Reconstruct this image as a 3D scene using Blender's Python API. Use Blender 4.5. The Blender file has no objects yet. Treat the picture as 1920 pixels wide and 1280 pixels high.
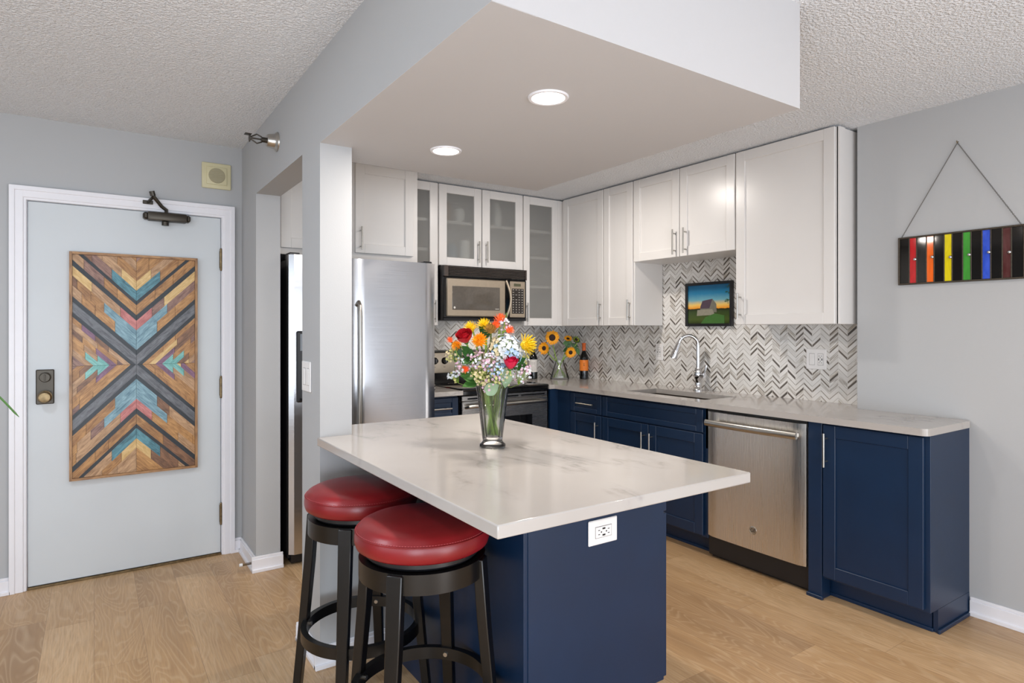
import bpy, bmesh, math, random
from mathutils import Vector, Matrix
random.seed(7)
PI = math.pi
SC = bpy.context.scene
COL = SC.collection

# ------------------------------------------------------------------ camera
FPX = 1161.0
CAM_H = 1.345
YAW = math.atan((960 - 176.3) / FPX)
cam_d = bpy.data.cameras.new('camera')
cam_d.sensor_width = 36.0
cam_d.lens = 36.0 * FPX / 1920.0
cam_d.shift_y = -(640 - 617) / 1920.0
cam_d.clip_start = 0.05
cam = bpy.data.objects.new('camera', cam_d)
cam.location = (0, 0, CAM_H)
cam.rotation_euler = (PI / 2, 0, -YAW)
COL.objects.link(cam)
SC.camera = cam

# ------------------------------------------------------------------ light
def lin(c):
    return c / 12.92 if c <= 0.04045 else ((c + 0.055) / 1.055) ** 2.4
def hx(h):
    h = h.lstrip('#')
    return tuple(lin(int(h[i:i + 2], 16) / 255) for i in (0, 2, 4)) + (1.0,)

w = bpy.data.worlds.new('world')
SC.world = w
w.use_nodes = True
w.node_tree.nodes['Background'].inputs[0].default_value = (0.86, 0.93, 1.0, 1)

def area(name, loc, rot, sx, sy, power, color, disk=False, spread=None):
    l = bpy.data.lights.new(name, 'AREA')
    l.shape = 'DISK' if disk else 'RECTANGLE'
    l.size = sx
    if not disk:
        l.size_y = sy
    l.energy = power
    l.color = color
    if spread:
        l.spread = spread
    o = bpy.data.objects.new(name, l)
    o.location = loc
    o.rotation_euler = rot
    COL.objects.link(o)
    return o
def fill_lamp(loc, power, color, radius=0.35, name='room_fill'):
    l = bpy.data.lights.new(name, 'POINT')
    l.energy = power; l.color = color; l.shadow_soft_size = radius
    o = bpy.data.objects.new(name, l)
    o.location = loc
    COL.objects.link(o)
LP = dict(win=8, fill_up=140, side=32, fill_a=0, fill_b=0, fill_c=38, fill_d=0, fill_e=26, fill_down_l=13, fill_down_r=9, kitchen=15, can=8, hood=1.2, world=1.0)
LC = dict(win=(0.90, 0.96, 1.04), fill_up=(0.88, 0.96, 1.07), side=(0.84, 0.94, 1.04), fill_a=(1, 1, 1), fill_b=(1, 1, 1), fill_c=(0.80, 0.92, 1.05), fill_d=(1, 1, 1),
          fill_e=(0.96, 0.98, 1.0), fill_down_l=(0.84, 0.94, 1.06), fill_down_r=(1.0, 0.88, 0.74), kitchen=(1.0, 0.93, 0.86), can=(1.0, 0.92, 0.84))
w.node_tree.nodes['Background'].inputs[1].default_value = LP['world']
# daylight through the living-room windows behind and to the left of the camera
if LP['win']: area('window_daylight', (0.2, -2.85, 1.2), (PI / 2, 0, 0), 6.0, 1.6, LP['win'], LC['win'])
# unseen uplight added at the same windows to brighten the ceiling
if LP['fill_up']: area('ceiling_fill', (0.2, -2.9, 0.9), (PI / 2 + 0.75, 0, 0), 6.0, 1.6, LP['fill_up'], LC['fill_up'])
if LP['side']: area('window_daylight_side', (-3.3, 0.6, 1.35), (0, -PI / 2, 0), 1.9, 3.6, LP['side'], LC['side'])
# unseen fill lights added to even out the room: point lights and downlights
for k_, loc_ in (('fill_a', (1.7, -1.4, 0.95)), ('fill_b', (-1.5, -0.9, 0.95)), ('fill_c', (-0.4, 0.1, 0.75)), ('fill_d', (2.9, 0.1, 0.8)), ('fill_e', (1.2, -0.4, 0.45))):
    if LP[k_]: fill_lamp(loc_, LP[k_], LC[k_])
for k_, loc_ in (('fill_down_l', (-0.7, 2.3, 2.42)), ('fill_down_r', (2.5, -0.1, 2.42)), ('kitchen', (2.45, 3.05, 2.41))):   # the last is an unseen lamp added behind the soffit to brighten the kitchen
    if LP[k_]: area(k_, loc_, (0, 0, 0), 0.15, 0.15, LP[k_], LC[k_], disk=True)

SC.view_settings.view_transform = 'Standard'
SC.view_settings.look = 'None'
SC.view_settings.exposure = 0.16
SC.view_settings.gamma = 1.0
SC.view_settings.use_curve_mapping = False
SC.cycles.max_bounces = 10
SC.cycles.diffuse_bounces = 8
SC.cycles.glossy_bounces = 5
SC.cycles.transmission_bounces = 8
SC.cycles.transparent_max_bounces = 8
SC.cycles.caustics_reflective = False
SC.cycles.caustics_refractive = False
SC.cycles.sample_clamp_indirect = 6.0

# ------------------------------------------------------------------ materials
class N:
    def __init__(s, name):
        s.m = bpy.data.materials.new(name)
        s.m.use_nodes = True
        s.t = s.m.node_tree
        s.b = s.t.nodes['Principled BSDF']
    def n(s, typ, **kw):
        x = s.t.nodes.new(typ)
        for k, v in kw.items():
            setattr(x, k, v)
        return x
    def l(s, a, b):
        s.t.links.new(a, b)
    def set(s, **kw):
        names = dict(color='Base Color', rough='Roughness', metal='Metallic', trans='Transmission Weight',
                     ior='IOR', coat='Coat Weight', spec='Specular IOR Level', aniso='Anisotropic', alpha='Alpha',
                     sheen='Sheen Weight', sss='Subsurface Weight', coat_rough='Coat Roughness')
        for k, v in kw.items():
            s.b.inputs[names[k]].default_value = v
        return s
    def math(s, op, a, b=None, c=None):
        x = s.n('ShaderNodeMath', operation=op)
        for i, v in enumerate((a, b, c)):
            if v is None:
                continue
            if isinstance(v, (int, float)):
                x.inputs[i].default_value = v
            else:
                s.l(v, x.inputs[i])
        return x.outputs[0]
    def mix(s, f, a, b, blend='MIX'):
        x = s.n('ShaderNodeMix', data_type='RGBA', blend_type=blend)
        for i, v in ((0, f), (6, a), (7, b)):
            if isinstance(v, (int, float, tuple)):
                x.inputs[i].default_value = v
            else:
                s.l(v, x.inputs[i])
        return x.outputs[2]
    def coords(s, scale=(1, 1, 1), kind='Object', loc=(0, 0, 0), rot=(0, 0, 0)):
        tc = s.n('ShaderNodeTexCoord')
        mp = s.n('ShaderNodeMapping')
        mp.inputs['Scale'].default_value = scale
        mp.inputs['Location'].default_value = loc
        mp.inputs['Rotation'].default_value = rot
        s.l(tc.outputs[kind], mp.inputs[0])
        return mp.outputs[0]
    def noise(s, vec, scale=5, detail=3, rough=0.5, dist=0.0):
        x = s.n('ShaderNodeTexNoise')
        x.inputs['Scale'].default_value = scale
        x.inputs['Detail'].default_value = detail
        x.inputs['Roughness'].default_value = rough
        x.inputs['Distortion'].default_value = dist
        if vec is not None:
            s.l(vec, x.inputs['Vector'])
        return x.outputs['Fac']
    def ramp(s, f, stops, interp='LINEAR'):
        x = s.n('ShaderNodeValToRGB')
        x.color_ramp.interpolation = interp
        el = x.color_ramp.elements
        while len(el) < len(stops):
            el.new(0.5)
        for e, (p, c) in zip(el, stops):
            e.position = p
            e.color = c
        s.l(f, x.inputs[0])
        return x.outputs[0]
    def bump(s, h, strength=0.3, dist=0.01):
        x = s.n('ShaderNodeBump')
        x.inputs['Strength'].default_value = strength
        x.inputs['Distance'].default_value = dist
        s.l(h, x.inputs['Height'])
        s.l(x.outputs[0], s.b.inputs['Normal'])

M = {}
def mat(name, color, rough=0.5, metal=0.0, noise=0.0, nscale=20.0, bump=0.0, **kw):
    """painted / plain surface with a faint procedural variation"""
    n = N(name)
    c = hx(color) if isinstance(color, str) else color
    n.set(color=c, rough=rough, metal=metal, **kw)
    v = n.coords()
    f = n.noise(v, nscale, 3)
    k = noise if noise else 0.03
    dark = tuple(max(0, x * (1 - k)) for x in c[:3]) + (1,)
    lite = tuple(min(1, x * (1 + k)) for x in c[:3]) + (1,)
    n.l(n.ramp(f, [(0.3, dark), (0.7, lite)]), n.b.inputs['Base Color'])
    if bump:
        n.bump(f, bump, 0.002)
    M[name] = n.m
    return n.m

mat('wall_paint', '#D3D4D5', 0.75, noise=0.015, nscale=8, bump=0.0)
n = N('wall_paint')
n.set(color=hx('#B1B2B3'), rough=0.7)
n.bump(n.noise(n.coords(), 160, 3), 0.10, 0.002)
M['wall_paint'] = n.m
n = N('wall_paint_lifted')
n.set(color=hx('#C1C0C1'), rough=0.7)  # wall paint made lighter, standing in for uplight the soffit underside lacks
n.bump(n.noise(n.coords(), 160, 3), 0.08, 0.002)
M['wall_paint_lifted'] = n.m
n = N('popcorn_ceiling')
v = n.coords()
f1 = n.noise(v, 95, 3, 0.55)
f2 = n.noise(v, 150, 2, 0.5)
hsum = n.math('ADD', n.ramp(f1, [(0.38, (0, 0, 0, 1)), (0.62, (1, 1, 1, 1))]), n.math('MULTIPLY', f2, 0.5))
n.set(color=hx('#F1F3F6'), rough=0.9)
n.bump(hsum, 0.8, 0.008)
M['popcorn'] = n.m
mat('trim_white', '#E9E8EC', 0.35, noise=0.01)
mat('door_paint', '#CBD0D3', 0.45, noise=0.015, nscale=4, bump=0.03)
mat('cabinet_white', '#DDDAD7', 0.28, noise=0.008, nscale=6)
mat('cabinet_inside', '#D9D6D0', 0.5)
mat('navy', '#0A2542', 0.40, noise=0.05, nscale=9, bump=0.02)
mat('navy_dark', '#081B33', 0.45)
mat('toe_black', '#141519', 0.5)
mat('black_plastic', '#17171A', 0.35)
mat('black_gloss', '#0A0A0C', 0.08)
mat('stool_black', '#0A0807', 0.3, noise=0.1, nscale=30)
mat('chrome', '#D8D8DA', 0.08, 1.0)
mat('nickel', '#B9B6B0', 0.28, 1.0)
mat('bronze_dark', '#4A453E', 0.4, 0.8)
mat('brass_aged', '#7C6A4E', 0.35, 0.9, noise=0.3, nscale=60)
mat('vent_brown', '#453C37', 0.3)
mat('plate_white', '#EDEBEA', 0.35)
mat('plate_grey', '#55524F', 0.5)
mat('cream_plastic', '#CFC7A2', 0.5)
mat('cream_grille', '#A9A184', 0.6)
mat('pink_steel', '#B8AA97', 0.38, 0.75, noise=0.04, nscale=40)
mat('rubber_white', '#DDDDDD', 0.6)
mat('lead', '#4A4238', 0.5, 0.6, noise=0.2, nscale=80, bump=0.3)

def brushed(name, color, rough, axis_scale):
    n = N(name)
    n.set(color=hx(color), metal=1.0, rough=rough)
    f = n.noise(n.coords(axis_scale), 1.0, 4, 0.6)
    n.l(n.ramp(f, [(0.3, (rough * 0.8,) * 3 + (1,)), (0.7, (rough * 1.25,) * 3 + (1,))]), n.b.inputs['Roughness'])
    big = n.noise(n.coords(), 1.6, 2, 0.4)
    h = n.math('ADD', n.math('MULTIPLY', f, 0.006), n.math('MULTIPLY', big, 1.6))
    n.bump(h, 0.35, 0.006)
    M[name] = n.m
brushed('steel_fridge', '#C8C8CB', 0.20, (3, 3, 320))
brushed('steel_dw', '#DEDAD5', 0.30, (320, 320, 3))
brushed('steel_sink', '#7E746A', 0.4, (8, 200, 8))
brushed('steel_range', '#A8A5A2', 0.26, (3, 3, 260))

def glass(name, color=(1, 1, 1, 1), solid=0.35, ior=1.45, tint=(0.99, 0.995, 0.992, 1)):
    """clear glass: part solid refraction, part thin sheet that lets light straight through"""
    n = N(name)
    n.set(color=color, rough=0.0, trans=1.0, ior=ior)
    tb = n.n('ShaderNodeBsdfTransparent'); tb.inputs[0].default_value = tint
    gl = n.n('ShaderNodeBsdfGlossy'); gl.inputs['Roughness'].default_value = 0.02
    fr = n.n('ShaderNodeFresnel'); fr.inputs[0].default_value = ior
    m1 = n.n('ShaderNodeMixShader'); n.l(fr.outputs[0], m1.inputs[0]); n.l(tb.outputs[0], m1.inputs[1]); n.l(gl.outputs[0], m1.inputs[2])
    m2 = n.n('ShaderNodeMixShader'); m2.inputs[0].default_value = solid
    n.l(m1.outputs[0], m2.inputs[1]); n.l(n.b.outputs[0], m2.inputs[2])
    n.l(m2.outputs[0], n.t.nodes['Material Output'].inputs[0])
    M[name] = n.m
glass('clear_glass', (0.98, 0.99, 0.985, 1), 0.22)
glass('water', (0.98, 0.995, 0.97, 1), 0.08, 1.2, (0.985, 0.995, 0.97, 1))
n = N('frosted_glass')
n.set(color=(0.93, 0.94, 0.93, 1), rough=0.30, trans=1.0, ior=1.12, spec=0.3)
tb = n.n('ShaderNodeBsdfTransparent'); tb.inputs[0].default_value = (0.93, 0.94, 0.93, 1)
tl = n.n('ShaderNodeBsdfDiffuse'); tl.inputs[0].default_value = (0.62, 0.61, 0.59, 1)
mx = n.n('ShaderNodeMixShader'); mx.inputs[0].default_value = 0.35
n.l(tb.outputs[0], mx.inputs[1]); n.l(n.b.outputs[0], mx.inputs[2])
mx2 = n.n('ShaderNodeMixShader'); mx2.inputs[0].default_value = 0.22
n.l(mx.outputs[0], mx2.inputs[1]); n.l(tl.outputs[0], mx2.inputs[2])
n.l(mx2.outputs[0], n.t.nodes['Material Output'].inputs[0])
M['frosted_glass'] = n.m
glass('dark_bottle', (0.03, 0.035, 0.02, 1), 0.03)
n = N('can_lens')
n.set(color=(1, 1, 1, 1))
n.b.inputs['Emission Color'].default_value = (1.0, 0.93, 0.82, 1)
n.b.inputs['Emission Strength'].default_value = 9.0 if LP['can'] else 0.0
M['can_lens'] = n.m

# quartz
def quartz(name, scale):
    n = N(name)
    v = n.coords((1, 1, 1))
    base = hx('#C6C0BA')
    warp = n.noise(n.coords((1.2, 0.5, 1.0)), 1.7, 5, 0.6, 0.8)
    vein = n.math('ABSOLUTE', n.math('SUBTRACT', warp, 0.5))
    veinm = n.ramp(vein, [(0.0, (1, 1, 1, 1)), (0.014, (0.4, 0.4, 0.4, 1)), (0.05, (0, 0, 0, 1))])
    breakup = n.ramp(n.noise(v, 2.3, 3), [(0.44, (0, 0, 0, 1)), (0.58, (1, 1, 1, 1))])
    fine = n.ramp(n.noise(v, 14, 5, 0.7), [(0.4, (0.2, 0.2, 0.2, 1)), (0.62, (1, 1, 1, 1))])
    k = n.math('MULTIPLY', n.math('MULTIPLY', veinm, breakup), fine)
    cloud = n.ramp(n.noise(v, 1.3, 4), [(0.3, hx('#ACA6A1')), (0.7, hx('#B7B2AD'))])
    c = n.mix(n.math('MULTIPLY', k, 0.75), cloud, hx('#77726F'))
    n.l(c, n.b.inputs['Base Color'])
    n.set(rough=0.12)
    M[name] = n.m
quartz('quartz', 1)

# oak plank floor, planks run along Y
n = N('oak_floor')
tc = n.n('ShaderNodeTexCoord')
sep = n.n('ShaderNodeSeparateXYZ')
n.l(tc.outputs['Object'], sep.inputs[0])
PW, PL = 0.182, 1.22
px = n.math('DIVIDE', sep.outputs[0], PW)
row = n.math('FLOOR', px)
wn = n.n('ShaderNodeTexWhiteNoise', noise_dimensions='1D')
n.l(row, wn.inputs['W'])
py = n.math('ADD', n.math('DIVIDE', sep.outputs[1], PL), wn.outputs['Value'])
coln = n.math('FLOOR', py)
cmb = n.n('ShaderNodeCombineXYZ')
n.l(row, cmb.inputs[0]); n.l(coln, cmb.inputs[1])
wn2 = n.n('ShaderNodeTexWhiteNoise', noise_dimensions='2D')
n.l(cmb.outputs[0], wn2.inputs['Vector'])
# cathedral grain: distorted contour lines stretched along the plank
off = n.n('ShaderNodeVectorMath', operation='MULTIPLY_ADD')
n.l(wn2.outputs['Color'], off.inputs[0])
off.inputs[1].default_value = (17, 9, 5)
vm = n.n('ShaderNodeVectorMath', operation='MULTIPLY')
n.l(tc.outputs['Object'], vm.inputs[0]); vm.inputs[1].default_value = (7.5, 1.35, 1)
n.l(vm.outputs[0], off.inputs[2])
h1 = n.noise(off.outputs[0], 0.85, 2, 0.45, 0.4)
rings = n.math('FRACT', n.math('MULTIPLY', h1, 24.0))
rl = n.ramp(rings, [(0.0, (1, 1, 1, 1)), (0.22, (0.2, 0.2, 0.2, 1)), (0.75, (0, 0, 0, 1)), (1.0, (0.9, 0.9, 0.9, 1))])
vm2 = n.n('ShaderNodeVectorMath', operation='MULTIPLY')
n.l(tc.outputs['Object'], vm2.inputs[0]); vm2.inputs[1].default_value = (160, 7, 1)
fib = n.noise(vm2.outputs[0], 1.0, 3, 0.6)
vm3 = n.n('ShaderNodeVectorMath', operation='MULTIPLY')
n.l(off.outputs[0], vm3.inputs[0]); vm3.inputs[1].default_value = (1.0, 0.5, 1)
blotch = n.noise(vm3.outputs[0], 0.9, 3, 0.5)
tone = n.math('ADD', n.math('MULTIPLY', wn2.outputs['Value'], 0.35), n.math('MULTIPLY', blotch, 0.65))
basec = n.ramp(tone, [(0.28, hx('#9C7A55')), (0.5, hx('#BC976C')), (0.72, hx('#CFAC82'))])
c = n.mix(n.math('MULTIPLY', n.ramp(fib, [(0.35, (0, 0, 0, 1)), (0.65, (1, 1, 1, 1))]), 0.5), basec, hx('#9A7855'))
c = n.mix(n.math('MULTIPLY', rl, 0.32), c, hx('#D8BE9C'))
ex = n.math('ABSOLUTE', n.math('SUBTRACT', n.math('FRACT', px), 0.5))
ey = n.math('ABSOLUTE', n.math('SUBTRACT', n.math('FRACT', py), 0.5))
seam = n.math('MAXIMUM', n.math('GREATER_THAN', ex, 0.4955), n.math('GREATER_THAN', ey, 0.4993))
c = n.mix(n.math('MULTIPLY', seam, 0.45), c, hx('#5A432E'))
n.l(c, n.b.inputs['Base Color'])
n.set(rough=0.38)
n.bump(n.math('SUBTRACT', fib, n.math('MULTIPLY', seam, 2.0)), 0.12, 0.002)
M['oak_floor'] = n.m

# chevron marble mosaic; axis 0 -> runs along X, axis 1 -> runs along Y
def chevron(name, axis):
    n = N(name)
    tc = n.n('ShaderNodeTexCoord')
    sep = n.n('ShaderNodeSeparateXYZ')
    n.l(tc.outputs['Object'], sep.inputs[0])
    CW = 0.053
    p = n.math('DIVIDE', n.math('ADD', sep.outputs[axis], 10.0), CW)
    ci = n.math('FLOOR', p)
    fr = n.math('FRACT', p)
    par = n.math('FLOORED_MODULO', ci, 2.0)
    # slope up for even columns, down for odd
    up = n.math('SUBTRACT', fr, 0.5)
    sgn = n.math('SUBTRACT', n.math('MULTIPLY', par, 2.0), 1.0)
    rise = n.math('MULTIPLY', n.math('MULTIPLY', up, sgn), CW * 0.92)
    q = n.math('ADD', sep.outputs[2], rise)
    PITCH = 0.034
    qs = n.math('DIVIDE', q, PITCH)
    ri = n.math('FLOOR', qs)
    rf = n.math('FRACT', qs)
    cm = n.n('ShaderNodeCombineXYZ')
    n.l(ci, cm.inputs[0]); n.l(ri, cm.inputs[1])
    wn = n.n('ShaderNodeTexWhiteNoise', noise_dimensions='2D')
    n.l(cm.outputs[0], wn.inputs['Vector'])
    w1 = wn.outputs['Value']
    # narrow dark strip at one side of every tile, the width and tone vary
    # narrow strips (28 percent of the pitch) take the dark stone, the wide ones the white
    sepw = n.n('ShaderNodeSeparateColor')
    n.l(wn.outputs['Color'], sepw.inputs[0])
    nw = n.math('ADD', 0.15, n.math('MULTIPLY', n.math('POWER', sepw.outputs[0], 2.5), 0.38))
    narrow = n.math('LESS_THAN', rf, nw)
    dark = n.ramp(w1, [(0.0, hx('#C9C5C0')), (0.35, hx('#ABA69F')), (0.68, hx('#8F877E')), (0.9, hx('#6E655C')), (1.0, hx('#57504A'))])
    # streaks inside the wide tiles run along the strip
    cm2 = n.n('ShaderNodeCombineXYZ')
    n.l(n.math('MULTIPLY', fr, 0.7), cm2.inputs[0])
    n.l(n.math('MULTIPLY', qs, 3.2), cm2.inputs[1])
    n.l(n.math('MULTIPLY', w1, 31.0), cm2.inputs[2])
    st = n.noise(cm2.outputs[0], 1.3, 3, 0.6)
    sepc = n.n('ShaderNodeSeparateColor')
    n.l(wn.outputs['Color'], sepc.inputs[0])
    greyish = n.ramp(sepc.outputs[1], [(0.0, (0.05,) * 3 + (1,)), (0.68, (0.16,) * 3 + (1,)), (0.78, (1.0,) * 3 + (1,))])
    stm = n.math('MULTIPLY', n.ramp(st, [(0.42, (0, 0, 0, 1)), (0.6, (1, 1, 1, 1))]), greyish)
    white = n.ramp(sepc.outputs[2], [(0.0, hx('#DDDAD6')), (1.0, hx('#EDEBE8'))])
    tint = n.mix(sepc.outputs[0], hx('#9A938B'), hx('#B0A594'))
    wide = n.mix(n.math('MULTIPLY', stm, 0.9), white, tint)
    c = n.mix(narrow, wide, dark)
    grout = n.math('MAXIMUM', n.math('GREATER_THAN', n.math('ABSOLUTE', up), 0.475),
                   n.math('MAXIMUM', n.math('LESS_THAN', rf, 0.03), n.math('LESS_THAN', n.math('ABSOLUTE', n.math('SUBTRACT', rf, nw)), 0.015)))
    c = n.mix(n.math('MULTIPLY', grout, 0.8), c, hx('#E0DDD8'))
    n.l(c, n.b.inputs['Base Color'])
    n.set(rough=0.22)
    n.bump(grout, -0.3, 0.001)
    M[name] = n.m
chevron('chevron_back', 0)
chevron('chevron_right', 1)

# stained wood strips of the door art: UV.x runs along the strip
def stained(name, a, b, grain=0.5):
    n = N(name)
    v = n.coords((9, 130, 1), 'UV')
    f = n.noise(v, 1.0, 4, 0.65, 0.6)
    v2 = n.coords((9, 26, 1), 'UV')
    g = n.noise(v2, 1.0, 3, 0.6, 1.2)
    mixed = n.math('ADD', n.math('MULTIPLY', f, 0.5), n.math('MULTIPLY', g, 0.5))
    n.l(n.ramp(mixed, [(0.36, hx(a)), (0.62, hx(b))]), n.b.inputs['Base Color'])
    n.set(rough=0.38)
    n.bump(f, 0.15, 0.002)
    M[name] = n.m
stained('wood_honey', '#7A4E25', '#C08E54')
stained('wood_brown', '#553721', '#94694A')
stained('wood_tan', '#8A6440', '#C9A27A')
stained('wood_amber', '#8A5A2A', '#C9985C')
stained('wood_rose', '#5E3C36', '#A07C6C')
stained('wood_grey', '#3C3D42', '#77797E')
stained('wood_black', '#08090D', '#1D2730')
stained('wood_teal', '#25505C', '#5E98A6')
stained('wood_blue', '#4B7383', '#8FB3BF')
stained('wood_salmon', '#9C4B48', '#CF8580')
stained('wood_yellow', '#BD9350', '#E2C48A')
stained('wood_plum', '#56384A', '#8E6480')
stained('wood_aqua', '#4C9490', '#8CC8C0')
stained('wood_frame', '#6E4A2C', '#B98C5C')

# red leather
n = N('red_leather')
v = n.coords()
f = n.noise(v, 6, 3)
n.l(n.ramp(f, [(0.3, hx('#6F1016')), (0.7, hx('#8A1A20'))]), n.b.inputs['Base Color'])
n.set(rough=0.34)
n.bump(n.noise(v, 260, 3), 0.12, 0.001)
M['red_leather'] = n.m
mat('stitch', '#B5565A', 0.5)

# plants
for k, c, r in (('leaf_green', '#3E6B2C', 0.45), ('leaf_dark', '#27521F', 0.45), ('leaf_euca', '#8FA583', 0.55), ('stem_green', '#8FB044', 0.4),
                ('stem_dark', '#5B6B2E', 0.5), ('stem_brown', '#7A5B36', 0.6), ('petal_red', '#A8101E', 0.5), ('petal_pink', '#C40A3C', 0.5),
                ('petal_yellow', '#E8C91E', 0.5), ('petal_gold', '#EFA514', 0.5), ('petal_orange', '#EE6A2E', 0.5), ('petal_bronze', '#A8803A', 0.6),
                ('petal_white', '#D2D4D5', 0.55), ('petal_blue', '#A3BAD4', 0.55), ('petal_cream', '#CFC09A', 0.55), ('petal_blush', '#D0AEBC', 0.55),
                ('petal_lemon', '#C0BC78', 0.55), ('seed_brown', '#2A130B', 0.8), ('seed_green', '#33381A', 0.8), ('label_white', '#DAD6D2', 0.6),
                ('label_orange', '#E9812A', 0.5), ('foil_orange', '#D8621E', 0.4), ('gold_print', '#9A6A2A', 0.5), ('ink', '#8C8782', 0.6),
                ('gadget_red', '#C41E1E', 0.3), ('pot_grey', '#8A8A88', 0.7), ('soil', '#3A2B20', 0.9), ('print_white', '#D8D4CC', 0.5),
                ('lcd', '#54543F', 0.3), ('mw_window', '#5B554E', 0.12), ('mw_pad', '#2A2421', 0.3), ('jar_white', '#EDEDEA', 0.5),
                ('jar_blue', '#7E97A8', 0.5), ('jar_amber', '#A87A52', 0.5), ('barn_roof', '#4A3A48', 0.7), ('barn_wall', '#8C8878', 0.7), ('barn_side', '#6E6C60', 0.7)):
    mat(k, c, r, noise=0.08, nscale=60)
for k, c in (('red', '#B3121A'), ('orange', '#E8641A'), ('yellow', '#D6C412'), ('green', '#3F8F35'), ('blue', '#2E4FC0'), ('maroon', '#4A1F1E'), ('black', '#0B0908')):
    n = N('art_glass_' + k)
    v = n.coords((20, 20, 6))
    f = n.noise(v, 1, 3, 0.6, 1.5)
    cc = hx(c)
    hi = tuple(min(1, x * 1.35 + (0.03 if k in ('blue', 'maroon') else 0)) for x in cc[:3]) + (1,)
    n.l(n.ramp(f, [(0.4, cc), (0.75, hi)]), n.b.inputs['Base Color'])
    n.set(rough=0.06)
    M['art_glass_' + k] = n.m

# printed photo in the small frame (sunset over a meadow)
n = N('photo_print')
tc = n.n('ShaderNodeTexCoord')
sep = n.n('ShaderNodeSeparateXYZ')
n.l(tc.outputs['Object'], sep.inputs[0])
zf = n.math('DIVIDE', sep.outputs[2], 0.27)
wob = n.noise(n.coords(), 30, 4)
zz = n.math('ADD', zf, n.math('MULTIPLY', n.math('SUBTRACT', wob, 0.5), 0.05))
n.l(n.ramp(zz, [(0.0, hx('#1E2416')), (0.18, hx('#4A5A2A')), (0.38, hx('#3A4A2A')), (0.455, hx('#2A2A1C')), (0.47, hx('#F09A2E')), (0.56, hx('#EFC66A')),
                (0.68, hx('#6FA6B4')), (0.85, hx('#2C7AA2')), (1.0, hx('#1F6A96'))]), n.b.inputs['Base Color'])
n.set(rough=0.15)
M['photo_print'] = n.m

# ------------------------------------------------------------------ mesh helpers
WPOS = {}
def wpos(o):
    return WPOS.get(o, Vector((0, 0, 0)))

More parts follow.
